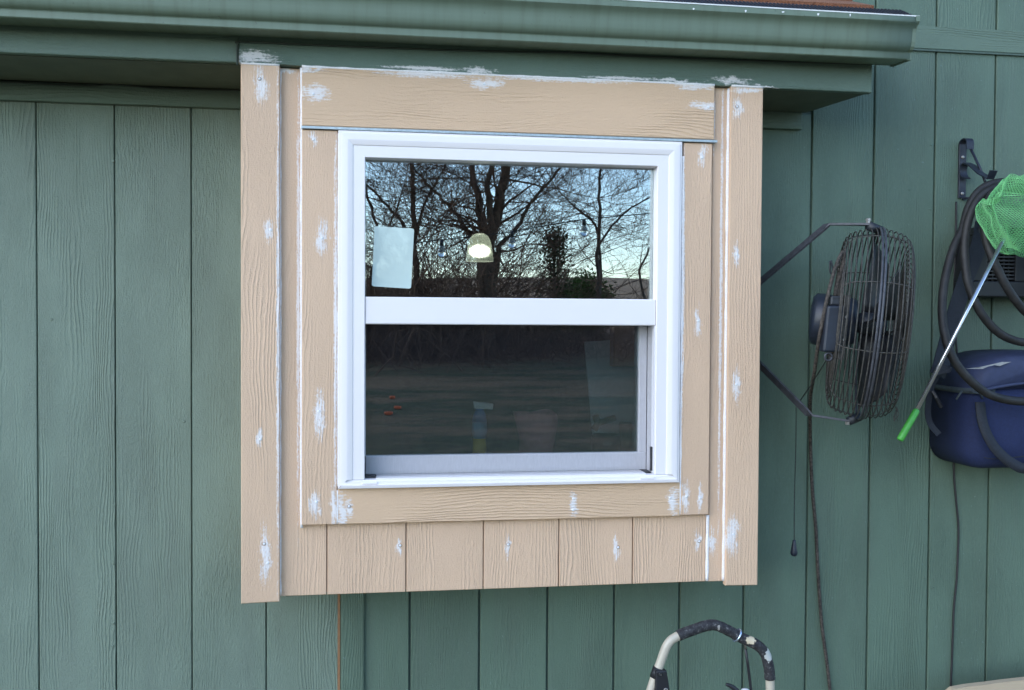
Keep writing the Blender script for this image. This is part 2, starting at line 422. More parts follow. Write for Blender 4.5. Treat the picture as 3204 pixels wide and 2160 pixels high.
prof = [(-.304, 2.405), (-.304, 2.312), (-.386, 2.3065), (-.3885, 2.3085), (-.3885, 2.324), (-.390, 2.3265), (-.398, 2.3300), (-.404, 2.337), (-.4072, 2.348), (-.4085, 2.360), (-.4098, 2.371), (-.4125, 2.380), (-.4175, 2.387), (-.4235, 2.3915), (-.4265, 2.3945), (-.4265, 2.4075), (-.4245, 2.4095), (-.412, 2.4095), (-.412, 2.4065)]
def sag(x): return .0045*max(0, (x-.4)/1.9)        # the right end hangs a few mm higher
GX0, GX1 = -1.6, 2.326
mb = MB(); xs = [GX0 + (GX1-GX0)*i/24 for i in range(25)]
mb.grid(lambda i, j: (xs[j], prof[i][0], prof[i][1] + sag(xs[j])), len(prof), 25)
tr = mb.build('trough', M['gutter'], gut); auto(tr, 28)
md = tr.modifiers.new('s', 'SOLIDIFY'); md.thickness = .0008; md.offset = 0
cap = [(y, z + sag(GX1)) for (y, z) in prof[:17]] 
mb = MB(); n = len(cap); ring = [(y*1.0, z) for y, z in cap]
cyy = sum(y for y, z in ring)/n; czz = sum(z for y, z in ring)/n
big = [(cyy+(y-cyy)*1.05, czz+(z-czz)*1.04) for y, z in ring]
mb.f = []; 
for x, rr in ((GX1-.007, big), (GX1+.0035, big)):
    for (y, z) in rr: mb.v.append((x, y, z))
for i in range(n):
    j = (i+1) % n; mb.f.append((i, j, n+j, n+i))
mb.f.append(tuple(range(n, 2*n))); mb.f.append(tuple(reversed(range(n))))
mb.build('end_cap', M['gutter'], gut)
# chipped white strip along the front lip
M['white_chip'] = plain('bare_white_metal', (.78, .78, .76), .4)
random.seed(3); mb = MB(); x = .55
mb.box(1.05, GX1+.0035, -.4272, -.4135, 2.4099+sag(1.5), 2.4112+sag(2.2)).build('lip_edge', M['white_chip'], gut)
for (px, py) in [(2333, 34), (2560, 44), (2450, 38), (2660, 46), (2170, 28)]:
    q = at(px, py, -.4268)
    mb = MB(); w = random.uniform(.002, .006); h = random.uniform(.002, .007)
    mb.face((q.x-w, -.4274, q.z), (q.x-.3*w, -.4274, q.z-h), (q.x+.5*w, -.4274, q.z-h*.6), (q.x+w, -.4274, q.z+.001), (q.x, -.4274, q.z+.002)); mb.build('paint_chip', M['white_chip'], gut)
# black mesh gutter guard with ridges
M['guard'] = plain('black_mesh_guard', (.020, .020, .030), .5, nscale=300)
mb = MB()
def guardpt(x, s, h): return (x, -.412 + s, 2.4105 + s*.56 + h + sag(x))
GUX0, GUX1 = .9, 2.318
mb.hexa([guardpt(GUX0,0,0), guardpt(GUX1,0,0), guardpt(GUX1,.050,0), guardpt(GUX0,.050,0), guardpt(GUX0,0,.004), guardpt(GUX1,0,.004), guardpt(GUX1,.050,.004), guardpt(GUX0,.050,.004)])
for r in range(3):
    s = .006 + r*.014
    mb.hexa([guardpt(GUX0,s,.004), guardpt(GUX1,s,.004), guardpt(GUX1,s+.004,.004), guardpt(GUX0,s+.004,.004), guardpt(GUX0,s,.007), guardpt(GUX1,s,.007), guardpt(GUX1,s+.004,.007), guardpt(GUX0,s+.004,.007)])
i = 0; x = GUX0
while x < GUX1-.006:
    mb.hexa([guardpt(x,.0,.004), guardpt(x+.004,.0,.004), guardpt(x+.004,.049,.004), guardpt(x,.049,.004), guardpt(x,.0,.0085), guardpt(x+.004,.0,.0085), guardpt(x+.004,.049,.0085), guardpt(x,.049,.0085)]); x += .0105
mb.build('gutter_guard', M['guard'], gut)

# ------------------------------------------------------------------ window bay
bay = thing('window_bay', 'beige primed plywood window bay with white filler smears, under the eave', 'window bay', (1.265, -.15, .89))
YP, YT = -.282, -.301       # panel face and trim face
def X(px, py=1080, Y=YT): return at(px, py, Y).x
def quad(pts, Y): return [(q.x, q.z) for q in (at(px, py, Y) for px, py in pts)]
def patch(lst):
    out = []
    for (px, py, rx, ry) in lst:
        q = at(px, py, YT); k_ = 1.28 if rx < 70 and ry < 100 else 1.2; out.append((q.x, q.z, rx*k_/1200, ry*k_/1200))
    return out
BM = lambda name, ax, lst, col=BEIGE: embossed(name, col, axis=ax, emboss=.85, patches=patch(lst), rand=0 if False else 23.0, var=.035)
# corner boards
mL = BM('beige_corner_left', 'z', [(814,265,22,58),(844,718,16,34),(812,1370,11,28),(829,1735,17,95),(870,1000,6,900)])
MB().board([(.5785,.886),(.6735,.888),(.6735,2.2445),(.5785,2.2455)], YT, YP+.001, .002).build('corner_board', mL, bay)
mR = BM('beige_corner_right', 'z', [(2307,336,17,34),(2305,800,11,45),(2305,1208,14,60),(2292,1675,24,68),(2340,284,60,10)])
xr0, xr1 = X(2275), X(2379)
MB().board([(xr0+.003,.888),(xr1,.886),(xr1,2.242),(xr0+.003,2.243)], YT, YP+.001, .002).build('corner_board', mR, bay)
BX0, BX1 = .5795, xr1-.001
# header
mH = BM('beige_header', 'x', [(980,293,50,24),(1515,262,62,18),(2205,333,60,17),(1330,233,170,14),(1750,250,260,9),(2170,270,90,16),(960,218,60,8)], (.668,.460,.300))
hq = quad([(941,396),(2236,434),(2234,266),(941,209)], YT)
xh0, xh1 = .7285, X(2235, 350)
MB().board([(xh0, 2.0965), (xh1, 2.0975), (xh1, 2.2425), (xh0, 2.2435)], YT-.002, YP+.001, .002).build('header_board', mH, bay)
# drip flashing under the header
MB().box(xh0-.001, X(2242, 430), YT-.007, YP, 2.0885, 2.0945).build('drip_flashing', M['zinc'], bay)
# casings
xl0, xl1 = xh0, .8175
xg0, xg1 = X(2134, 900)+.002, X(2225, 900)
zc0 = at(1000, 1643, YT).z
mC1 = BM('beige_casing_left', 'z', [(982,438,13,20),(1008,745,20,55),(998,1300,17,75),(986,1580,19,42),(1045,1590,12,70),(1050,1000,7,650)])
MB().board([(xl0, zc0), (xl1, zc0), (xl1, 2.0865), (xl0, 2.0865)], YT, YP+.001, .002).build('casing_board', mC1, bay)
mC2 = BM('beige_casing_right', 'z', [(2200,488,16,36),(2184,1005,13,48),(2148,1560,15,62),(2190,1562,9,52),(2137,900,6,500)])
MB().board([(xg0, zc0+.002), (xg1, zc0+.002), (xg1, 2.0865), (xg0, 2.0865)], YT, YP+.001, .002).build('casing_board', mC2, bay)
mA = BM('beige_apron', 'x', [(1093,1590,15,30),(1068,1600,14,60),(1793,1578,14,40),(2105,1570,22,45)], (.668,.460,.300))
MB().board([(xl1+.0015, zc0), (xg0-.0015, zc0), (xg0-.0015, 1.1745), (xl1+.0015, 1.1745)], YT, YP+.001, .002).build('apron_board', mA, bay)
# grooved siding panel of the bay
X0P = .79179
mP = BM('beige_siding', 'z', [(1252,1715,9,30),(1590,1720,9,38),(1933,1720,10,42),(2188,1700,12,34),(2236,1700,12,44),(932,900,7,760),(890,213,40,10),(1300,410,1,1),(2240,360,5,130),(2262,900,6,900)])
ZB = .8965
edges = [BX0+.004] + [X0P+k*PITCHX for k in range(5)] + [X(2211, 1700, YP)]
zop = 1.150
for i in range(len(edges)-1):
    a, b2 = edges[i]+.0006, edges[i+1]-.0020
    if i == 0: top = 2.2435
    else: top = zop
    MB().board([(a, ZB), (b2, ZB), (b2, top), (a, top)], YP, YP+.012, .0015).build('siding_board', mP, bay)
a = edges[-1]+.0045
MB().board([(a, ZB), (BX1-.004, ZB), (BX1-.004, 2.241), (a, 2.241)], YP-.003, YP+.012, .0015).build('siding_board', mP, bay)
M['beige_side'] = BM('beige_side', 'z', [])
# backing, sides, floor and head of the bay box
WX0, WX1, WZ0, WZ1 = .8195, X(2129, 900), 1.1745, 2.0875       # window outer frame
mb = MB(); yb0, yb1 = YP+.0125, YP+.024
mb.box(BX0, WX0+.02, yb0, yb1, ZB+.004, 2.242); mb.box(WX1-.02, BX1, yb0, yb1, ZB+.004, 2.242)
mb.box(WX0+.02, WX1-.02, yb0, yb1, ZB+.004, WZ0+.02); mb.box(WX0+.02, WX1-.02, yb0, yb1, WZ1-.02, 2.242)
mb.build('sheathing', M['beige_side'], bay)
MB().box(BX0, BX0+.02, yb1, -.008, ZB, 2.243).build('side_panel', M['beige_side'], bay)
MB().box(BX1-.02, BX1, yb1, -.008, ZB, 2.240).build('side_panel', M['beige_side'], bay)
MB().box(BX0+.021, BX1-.021, yb1+.001, .10, ZB+.006, ZB+.030).build('floor_panel', M['raw'], bay)
# caulk beads: uneven real beads along the seams
random.seed(8)
def bead(p0, p1, r, name='caulk_bead', jit=.35):
    p0, p1 = Vector(p0), Vector(p1); n = max(6, int((p1-p0).length/.012))
    pts = [p0.lerp(p1, i/n) for i in range(n+1)]
    rr = [r*(1+jit*mnoise.noise((i*.37+p0.x*9, p0.z*7, 3))) for i in range(n+1)]
    return MB().tube(pts, rr, 7).build(name, M['caulk'], bay, True)
bead((.6742, YP-.001, ZB+.002), (.6742, YP-.001, 2.24), .0021, jit=.8)
bead((xh0-.0005, YT+.009, zc0-.008), (xh0-.0005, YT+.006, 2.242), .0042)
bead((xr0+.0015, YP-.006, ZB+.002), (xr0+.0015, YP-.006, 2.238), .0048)
bead((edges[-1]+.0015, YP-.001, ZB+.002), (edges[-1]+.0015, YP-.001, zc0-.003), .0050)
bead((xg1+.0005, YP-.005, zc0), (xg1+.0005, YP-.005, 2.238), .0030)
bead((xl1+.0008, YT+.0018, zc0+.002), (xl1+.0008, YT+.0018, 1.17), .0022)
bead((xl1+.001, YT+.004, 1.18), (xl1+.001, YT+.004, 2.08), .0024, jit=.8)
bead((xg0-.001, YT+.003, zc0+.004), (xg0-.001, YT+.003, 2.05), .0034, jit=.7)
bead((xh0, YT+.0005, 2.2445), (xh1, YT+.0005, 2.2430), .0036, jit=.6)
bead((.579, YT+.001, 2.2462), (.673, YT+.001, 2.2456), .0030)
bead((xr0+.004, YT+.001, 2.2435), (xr1, YT+.001, 2.2430), .0036)
# nail heads, some left open with a raw rim
M['nail_white'] = plain('filled_nail', (.80, .80, .82), .4)
def nail(px, py, Y, r=.0036, ring=False):
    q = at(px, py, Y)
    o = MB().lathe((q.x, Y+.0004, q.z), (0, -1, 0), [(0, r), (.0012, r*.95), (.0018, r*.5)], 12).build('nail_head', M['nail_white'], bay, True)
    if ring:
        MB().lathe((q.x, Y+.0002, q.z), (0, -1, 0), [(0, r*1.35), (.0010, r*1.3), (.0011, r*1.1), (.0004, r*1.05)], 14, caps=False).build('nail_rim', M['raw'], o)
for px, py, rg in [(812,247,1),(847,720,0),(815,1375,0),(826,1702,1),(838,1762,0),(2306,334,1),(2306,797,0),(2304,1203,0),(2295,1672,0),(981,437,0),(1008,745,0),(998,1287,0),(990,1571,0),(2197,493,0),(2184,1004,0),(2148,1554,0),(2190,1559,0),(1092,1585,1),(1794,1561,0),(1793,1596,0),(2097,1558,0)]:
    nail(px, py, YT, ring=rg)
for px, py in [(980,294),(1515,263),(2216,336)]: nail(px, py, YT-.002)
for px, py, rg in [(1252,1707,1),(1590,1704,1),(1934,1713,1),(2188,1694,1),(2238,1692,0)]: nail(px, py, YP, ring=rg)

# ------------------------------------------------------------------ window
win = thing('sash_window', 'white vinyl single hung window set in the beige bay', 'window', (1.27, -.28, WZ0))
MW = M['white_vinyl']
# frame members swept with mitred corners: (inset from outer edge, y)
FY = -.309
prof = [(0, YP+.004), (0, FY+.004), (.0015, FY+.003), (.0070, FY+.003), (.0075, FY-.001), (.0225, FY-.0030), (.0240, FY-.0028), (.0360, FY+.0010), (.0375, FY+.0030), (.0660, FY+.0026), (.0675, FY+.0055), (.0675, -.262)]
prof_s = [(0, YP+.004), (0, FY+.004), (.0015, FY-.006), (.0085, FY-.008), (.0095, FY-.002), (.0170, FY-.002), (.0180, FY+.002), (.0215, FY+.003), (.0225, FY+.012), (.0225, -.262)]
def member(name, side, pr, ins0=1.0):
    mb = MB(); n = len(pr)
    def corner(i, y, end):
        # end 0/1 along the member; neighbours use the jamb/head profile or the sill profile for the mitre
        return None
    ring = []
    for (ins, y) in pr:
        if side == 'head': ring.append(((WX0+ins, y, WZ1-ins), (WX1-ins, y, WZ1-ins)))
        elif side == 'left': ring.append(((WX0+ins, y, WZ0+min(ins, .0225)), (WX0+ins, y, WZ1-ins)))
        elif side == 'right': ring.append(((WX1-ins, y, WZ0+min(ins, .0225)), (WX1-ins, y, WZ1-ins)))
        else: ring.append(((WX0+ins*1.0, y, WZ0+ins), (WX1-ins*1.0, y, WZ0+ins)))
    mb.grid(lambda i, j: ring[i][j], n, 2)
    o = mb.build(name, MW, win); auto(o, 20)
    return o
member('frame_head', 'head', prof); member('frame_jamb', 'left', prof); member('frame_jamb', 'right', prof); member('frame_sill', 'sill', prof_s)
GX0_, GX1_ = WX0+.0675, WX1-.0675
zr1 = at(1600, 933, FY).z; zr0 = at(1600, 1017, FY).z
zsill = WZ0+.0225
MB().board([(GX0_+.0004, zr0), (GX1_-.0004, zr0), (GX1_-.0004, zr1), (GX0_+.0004, zr1)], FY+.0065, -.255, .0025).build('meeting_rail', MW, win)
# weep covers and sill ledge
for px in (1157, 2028):
    q = at(px, 1516, FY-.009)
    MB().board([(q.x-.020, WZ0+.0105), (q.x+.020, WZ0+.0105), (q.x+.020, WZ0+.0165), (q.x-.020, WZ0+.0165)], FY-.0055, FY+.0, .002).build('weep_cover', MW, win)
MB().box(GX0_+.03, GX1_-.025, FY+.003, -.25, zsill-.004, zsill+.0035).build('sill_ledge', MW, win)
# glass
t = NT('coated_glass'); t.n.remove(t.bsdf)
tr_ = t.node('ShaderNodeBsdfTransparent'); tr_.inputs[0].default_value = (.92, .96, .94, 1)
gl = t.node('ShaderNodeBsdfGlossy'); gl.inputs['Roughness'].default_value = .0; gl.inputs[0].default_value = (.93, .97, 1, 1)
fr = t.node('ShaderNodeFresnel'); fr.inputs[0].default_value = 1.5
fac = t.math('MINIMUM', t.math('MULTIPLY', fr.outputs[0], 6.6), 1.0)
mx = t.node('ShaderNodeMixShader'); t.l.new(fac, mx.inputs[0]); t.l.new(tr_.outputs[0], mx.inputs[1]); t.l.new(gl.outputs[0], mx.inputs[2]); t.l.new(mx.outputs[0], t.out.inputs[0])
M['glass'] = t.m
M['spacer'] = plain('window_spacer', (.42, .46, .45), .4)
MB().box(GX0_-.004, GX1_+.004, GLASS_Y, GLASS_Y+.004, zr1-.004, WZ1-.0635).build('upper_glass', M['glass'], win)
mb = MB(); z0, z1 = zr1-.002, WZ1-.0655; ysp = GLASS_Y+.005
mb.box(GX1_-.010, GX1_-.001, ysp, ysp+.012, z0, z1); mb.box(GX0_+.001, GX0_+.003, ysp, ysp+.012, z0, z1)
mb.build('glass_spacer', M['spacer'], win)
# lower sash, set back
LY = -.236
ls0, ls1 = GX0_+.001, GX1_-.004
zb0 = zsill+.0005; zb1 = zb0 + .050
lower = MB().board([(ls0, zb0), (ls1, zb0), (ls1, zb1), (ls0, zb1)], LY, LY+.03, .002).build('lower_sash', M['grey_vinyl'], win)
MB().board([(ls1-.022, zb1), (ls1, zb1), (ls1, zr0+.02), (ls1-.022, zr0+.02)], LY, LY+.03, .002).build('stile', M['grey_vinyl'], lower)
MB().board([(ls0-.02, zb1), (ls0+.001, zb1), (ls0+.001, zr0+.02), (ls0-.02, zr0+.02)], LY, LY+.03, .002).build('stile', M['grey_vinyl'], lower)
MB().box(ls0, ls1-.02, LY+.010, LY+.014, zb1-.003, zr0+.02).build('lower_glass', M['glass'], lower)
MB().box(ls1-.029, ls1-.0225, LY+.016, LY+.026, zb1, zr0+.02).build('glass_spacer', M['spacer'], lower)
# jamb track beside the lower sash, catch
MB().box(GX1_-.003, GX1_+.002, LY+.001, FY+.008, zsill+.001, zr0).build('jamb_track', M['grey_vinyl'], win)
M['black_plastic'] = plain('black_plastic', (.018, .018, .022), .45, nscale=60)
qa = at(2037, 1399, -.292); qb = at(2048, 1474, -.292)
MB().board([(qa.x, qb.z), (qb.x, qb.z), (qb.x, qa.z), (qa.x, qa.z)], -.292, -.281, .002).build('sash_catch', M['black_plastic'], win)
MB().box(GX0_+.001, GX0_+.028, -.285, -.24, zsill+.0005, zsill+.004).build('corner_gap', M['black_plastic'], win)
MB().box(GX1_-.024, GX1_-.005, -.285, -.24, zsill+.0005, zsill+.004).build('corner_gap', M['black_plastic'], win)
# insect screen: weave far finer than a pixel
t = NT('insect_screen'); t.n.remove(t.bsdf)
a1 = t.node('ShaderNodeBsdfTransparent'); a2 = t.node('ShaderNodeBsdfDiffuse'); a2.inputs[0].default_value = (.03, .03, .035, 1)
_, p = t.coords(); wv = t.noise(t.vm('MULTIPLY', p, (500, 1, 60)), 1.0, 2)
mx = t.node('ShaderNodeMixShader'); t.val(mx.inputs[0], t.math('ADD', .10, t.math('MULTIPLY', wv, .08))); t.l.new(a1.outputs[0], mx.inputs[1]); t.l.new(a2.outputs[0], mx.inputs[2]); t.l.new(mx.outputs[0], t.out.inputs[0])
M['screen'] = t.m
MB().box(GX0_-.002, GX1_-.0035, -.2795, -.279, zsill+.0036, zr0+.004).build('insect_screen', M['screen'], win)

# ------------------------------------------------------------------ room behind the glass
M['room'] = plain('room_paint', (.10, .095, .085), .8, nscale=2)
M['room_floor'] = plain('room_floor', (.10, .06, .035), .6, nscale=6)
mb = MB(); mb.box(-.6, 3.4, 2.6, 2.65, 0, 2.45).build('interior_wall', M['room'])
tag(bpy.data.objects['interior_wall'], kind='structure')
o = MB().box(-.65, -.6, .11, 2.65, 0, 2.45).build('interior_wall', M['room']); tag(o, kind='structure')
o = MB().box(3.4, 3.45, .11, 2.65, 0, 2.45).build('interior_wall', M['room']); tag(o, kind='structure')
o = MB().box(-.65, 3.45, .11, 2.65, 2.30, 2.35).build('interior_ceiling', M['room']); tag(o, kind='structure')
o = MB().box(-.65, 3.45, .11, 2.65, .0, .04).build('interior_floor', M['room_floor']); tag(o, kind='structure')
mb = MB(); mb.box(BX0+.021, OPX0, yb1+.03, .004, ZB+.04, 2.24); mb.box(OPX1, BX1-.021, yb1+.03, .004, ZB+.04, 2.24)
mb.box(OPX0, OPX1, -.20, .11, 2.215, 2.243)
o = mb.build('interior_wall', M['room']); tag(o, kind='structure')

# pendant lamp
pc = at(1501, 818, .75)
lamp = thing('pendant_lamp', 'small frosted glass pendant lamp glowing behind the upper pane', 'lamp', pc)
s = (CAMD+.75)/FPX*1.02
hw, hh = 43*s, 85*s
t = NT('frosted_shade'); b = t.bsdf; b.inputs['Base Color'].default_value = (.50, .54, .46, 1); b.inputs['Roughness'].default_value = .35
b.inputs['Transmission Weight'].default_value = .5; b.inputs['Emission Color'].default_value = (.85, .95, .78, 1); b.inputs['Emission Strength'].default_value = .03
M['shade'] = t.m
MB().lathe(pc, (0, 0, 1), [(0, hw), (hh*.06, hw*.985), (hh*.3, hw*.93), (hh*.6, hw*.84), (hh*.8, hw*.72), (hh*.93, hw*.55), (hh, hw*.3)], 36, caps=False).build('shade', M['shade'], lamp, True)
M['bulb'] = plain('lit_bulb', (1, 1, .95), .4, emit=((1, .97, .86), 3.5))
MB().lathe(pc+Vector((0, 0, hh*.10)), (0, 0, 1), [(0, .1*hw), (hh*.05, hw*.36), (hh*.2, hw*.53), (hh*.34, hw*.48), (hh*.46, hw*.2)], 24).build('bulb', M['bulb'], lamp, True)
MB().tube([pc+Vector((0, 0, hh)), pc+Vector((0, 0, 2.30-pc.z))], .004, 6).build('cord', M['black_plastic'], lamp)
MB().lathe(pc+Vector((0, 0, hh*.98)), (0, 0, 1), [(0, hw*.3), (hh*.15, hw*.28), (hh*.3, hw*.12)], 16).build('socket', M['black_plastic'], lamp, True)
# paper sheet stuck inside the upper pane
ysh = GLASS_Y-.0009
cs = [at(*c, ysh) for c in ((1163, 896), (1286, 904), (1296, 716), (1172, 708))]
mb = MB(); ring = []
for i in range(4):
    a, b2, c2 = cs[i-1], cs[i], cs[(i+1) % 4]
    for k in range(4):
        f = k/3; ring.append(b2 + (a-b2).normalized()*.006*(1-f)**2 + (c2-b2).normalized()*.006*f**2)
n = len(ring); mb.v = [tuple(q) for q in ring] + [(q.x, ysh+.0005, q.z) for q in ring]
mb.f = [tuple(range(n)), tuple(reversed(range(n, 2*n)))] + [(i, (i+1) % n, n+(i+1) % n, n+i) for i in range(n)]
M['sheet'] = plain('pale_sheet', (.56, .68, .64), .5, nscale=8, namt=.05); _b = M['sheet'].node_tree.nodes['Principled BSDF']; _b.inputs['Coat Weight'].default_value = 1.0; _b.inputs['Coat Roughness'].default_value = .02; _b.inputs['Coat IOR'].default_value = 1.9
o = mb.build('paper_sheet', M['sheet']); tag(o, 'pale blank glossy sheet stuck on the left of the upper pane', 'paper sheet')
# things on the sill and worktop behind the lower pane
M['counter'] = plain('worktop', (.07, .05, .04), .4, nscale=8)
ctop = at(1500, 1448, .0).z
o = MB().box(OPX0-.01+.02, OPX1-.02, -.17, .09, ctop-.03, ctop).build('window_shelf', M['counter']); tag(o, 'dark shelf inside the bay behind the lower pane', 'shelf')
def dim(n, c, r=.5, **k): M[n] = plain(n, c, r, **k); return M[n]
# white board leaning on the right
dim('white_board', (.42, .48, .50)); yb = -.05
q4 = [at(px, py, yb) for px, py in ((1860, 1425), (1998, 1425), (1998, 1060), (1842, 1072))]
mb = MB().hexa([q4[0], q4[1], q4[1]+Vector((0,.01,0)), q4[0]+Vector((0,.01,0)), q4[3]+Vector((0,.05,0)), q4[2]+Vector((0,.05,0)), q4[2]+Vector((0,.06,0)), q4[3]+Vector((0,.06,0))])
o = mb.build('white_board', M['white_board']); tag(o, 'pale board leaning behind the right side of the lower pane', 'board')
dim('brown_box', (.34, .17, .08)); a = at(1920, 1148, -.065); b2 = at(1990, 1022, -.065)
o = MB().board([(a.x, a.z), (b2.x, a.z), (b2.x, b2.z), (a.x, b2.z)], -.065, -.02, .004).build('brown_box', M['brown_box']); tag(o, 'brown box in front of the pale board behind the lower pane', 'box')
# blue and yellow spray bottle
yb = -.09; a = at(1500, 1430, yb); bs = (CAMD+yb)/FPX
bot = thing('spray_bottle', 'blue and yellow bottle with white cap inside the lower pane', 'bottle', a)
dim('blue_plastic', (.05, .17, .45)); dim('yellow_plastic', (.70, .50, .05)); dim('white_plastic', (.75, .77, .78)); dim('pale_blue_plastic', (.15, .36, .58))
H = 175*bs
MB().lathe(a, (0, 0, 1), [(0, .018), (.003, .020), (H*.34, .018)], 20).build('base', M['yellow_plastic'], bot, True)
MB().lathe(a+Vector((0, 0, H*.34)), (0, 0, 1), [(0, .018), (H*.1, .022), (H*.3, .021)], 20).build('body', M['pale_blue_plastic'], bot, True)
MB().lathe(a+Vector((0, 0, H*.64)), (0, 0, 1), [(0, .021), (H*.12, .018), (H*.2, .012), (H*.24, .011)], 20).build('shoulder', M['blue_plastic'], bot, True)
MB().hexa([a+Vector(v) for v in ((-.015,-.012,H*.88),(.036,-.012,H*.86),(.036,.012,H*.86),(-.015,.012,H*.88),(-.017,-.012,H),(.038,-.012,H*.96),(.038,.012,H*.96),(-.017,.012,H))]).build('spray_head', M['white_plastic'], bot)
# pink bag
yb = -.06; a = at(1675, 1432, yb)
dim('pink_bag', (.55, .24, .27), .6, nscale=20)
random.seed(21)
def pk(i, j):
    th = 2*math.pi*i/20; f = j/8; r = (.045 + .018*f)*(1+.12*math.sin(3*th+4*f)+.10*mnoise.noise((th*2, f*3, 1)))
    return (a.x + r*math.cos(th), a.y + .6*r*math.sin(th), a.z + f*.13*(1+.06*math.sin(2*th)))
o = MB().grid(pk, 20, 9, True).build('pink_bag', M['pink_bag'], None, True); tag(o, 'crumpled pink bag standing inside the lower pane', 'bag')
# ladle handle / pan and canister at right
yb = -.12; dim('dark_metal', (.05, .05, .05), .35, metal=.6); dim('olive', (.09, .085, .05))
pan = thing('saucepan', 'dark saucepan with slanting handle behind the right of the lower pane', 'pan', at(1900, 1420, yb))
MB().lathe(at(1895, 1415, yb), (0, 0, 1), [(0, .036), (.004, .040), (.050, .042), (.050, .038), (.008, .036)], 24).build('bowl', M['dark_metal'], pan, True)
MB().tube([at(1870, 1325, yb), at(1925, 1307, yb)], .009, 10).build('handle', M['olive'], pan, True)
MB().tube([at(1858, 1345, yb), at(1870, 1325, yb), at(1862, 1300, yb)], .010, 10).build('handle_mount', M['olive'], pan, True)
can = thing('canister', 'small dark canister with bright stripe at the lower pane right corner', 'canister', at(1957, 1420, yb-.02))
MB().lathe(at(1957, 1420, yb-.02), (0, 0, 1), [(0, .018), (.078, .018)], 20).build('body', M['olive'], can, True)
MB().lathe(at(1957, 1420, yb-.02)+Vector((0, 0, .078)), (0, 0, 1), [(0, .0195), (.010, .0195), (.013, .012)], 20).build('lid', M['dark_metal'], can, True)

# ------------------------------------------------------------------ wall fan
M['fan_dark'] = plain('fan_dark_metal', (.020, .024, .032), .5, nscale=50, namt=.35)
M['fan_dust'] = plain('fan_dusty_wire', (.060, .056, .050), .7, nscale=120, namt=.5)
M['fan_grey'] = plain('fan_grey_strap', (.055, .058, .070), .5, nscale=70, namt=.3)
M['fan_blue'] = plain('fan_blue_black', (.016, .022, .036), .42, nscale=40, namt=.2)
M['bolt'] = plain('bolt_steel', (.42, .40, .38), .4, metal=.7)
M['blade'] = plain('fan_blade_black', (.016, .017, .020), .45, nscale=30, namt=.3)
FC = at(2722, 1014, -.30)
fan = thing('wall_fan', 'black caged fan on a bent bracket, dusty, on the wall right of the window bay', 'fan', FC)
ang, tilt = R_(24), R_(-5.2)
fa = Vector((math.cos(ang)*math.cos(tilt), -math.sin(ang)*math.cos(tilt), math.sin(tilt)))      # blows towards +X
fs = Vector((math.sin(ang), math.cos(ang), 0)); fu = fs.cross(fa)*-1
if fu.z < 0: fu = -fu
def fp(tt, r, th): return FC + fa*tt + (fu*math.cos(th) + fs*math.sin(th))*r
RF = .264
def ring(mb, tt, r, wire=.0016, n=56, sides=4):
    base = len(mb.v)
    for i in range(n):
        th = 2*math.pi*i/n; o_ = (fu*math.cos(th) + fs*math.sin(th)); p0 = FC + fa*tt + o_*r
        for k in range(sides):
            ph = 2*math.pi*k/sides; mb.v.append(tuple(p0 + o_*math.cos(ph)*wire + fa*math.sin(ph)*wire))
    for i in range(n):
        for k in range(sides):
            i2, k2 = (i+1) % n, (k+1) % sides
            mb.f.append((base+i*sides+k, base+i*sides+k2, base+i2*sides+k2, base+i2*sides+k))
rear_prof = [(-.094, .075), (-.096, .14), (-.094, .20), (-.087, .232), (-.070, .249), (-.038, .258), (0, RF)]
front_prof = [(.090, .030), (.089, .10), (.086, .17), (.080, .222), (.065, .246), (.036, .258), (0, RF)]
def along(prof, k):
    P = crom([Vector((a, b2, 0)) for a, b2 in prof], 16); L = [0]
    for i in range(1, len(P)): L.append(L[-1] + (P[i]-P[i-1]).length)
    out = []
    for j in range(k):
        d = L[-1]*j/(k-1); i = max(q_ for q_ in range(len(L)) if L[q_] <= d + 1e-9); i = min(i, len(P)-2)
        f = (d-L[i])/max(1e-9, L[i+1]-L[i]); q_ = P[i].lerp(P[i+1], f); out.append((q_.x, q_.y))
    return out
for name, pr, nr in (('rear_guard', rear_prof, 20), ('front_guard', front_prof, 23)):
    mb = MB()
    for (tt, r) in along(pr, nr)[:-1]: ring(mb, tt, r, .0017)
    for k in range(9):
        th = 2*math.pi*(k+.35)/9
        mb.tube([fp(tt, r-.002, th) for tt, r in along(pr, 16)], .0018, 4)
    o = mb.build(name, M['fan_dust'], fan, True, fix=False, kind='stuff')
mb = MB(); ring(mb, -.004, RF+.001, .0035, 64, 6); ring(mb, .004, RF+.001, .0035, 64, 6); mb.build('rim_ring', M['fan_grey'], fan, True)
# badge plate at the front centre
MB().lathe(FC+fa*.089, fa, [(0, .032), (.004, .032), (.006, .025)], 24).build('centre_badge', M['fan_dark'], fan, True)
# blades
hub = MB().lathe(FC-fa*.015, fa, [(-.02, .026), (.0, .032), (.05, .030), (.058, .02)], 20).build('hub', M['fan_dark'], fan, True)
for k in range(4):
    th0 = R_(20) + k*math.pi/2
    def bl(i, j):
        f = i/8; g_ = j/5 - .5
        r = .030 + .205*f; half = (.22 + .52*math.sin(math.pi*min(1, f*.8+.1)))
        th = th0 + g_*half*1.35 + .12*f
        return fp(.018 + g_*(.085-.03*f), r, th)
    o = MB().grid(bl, 9, 6).build('blade', M['blade'], fan, True, fix=False)
    md = o.modifiers.new('s', 'SOLIDIFY'); md.thickness = .0016
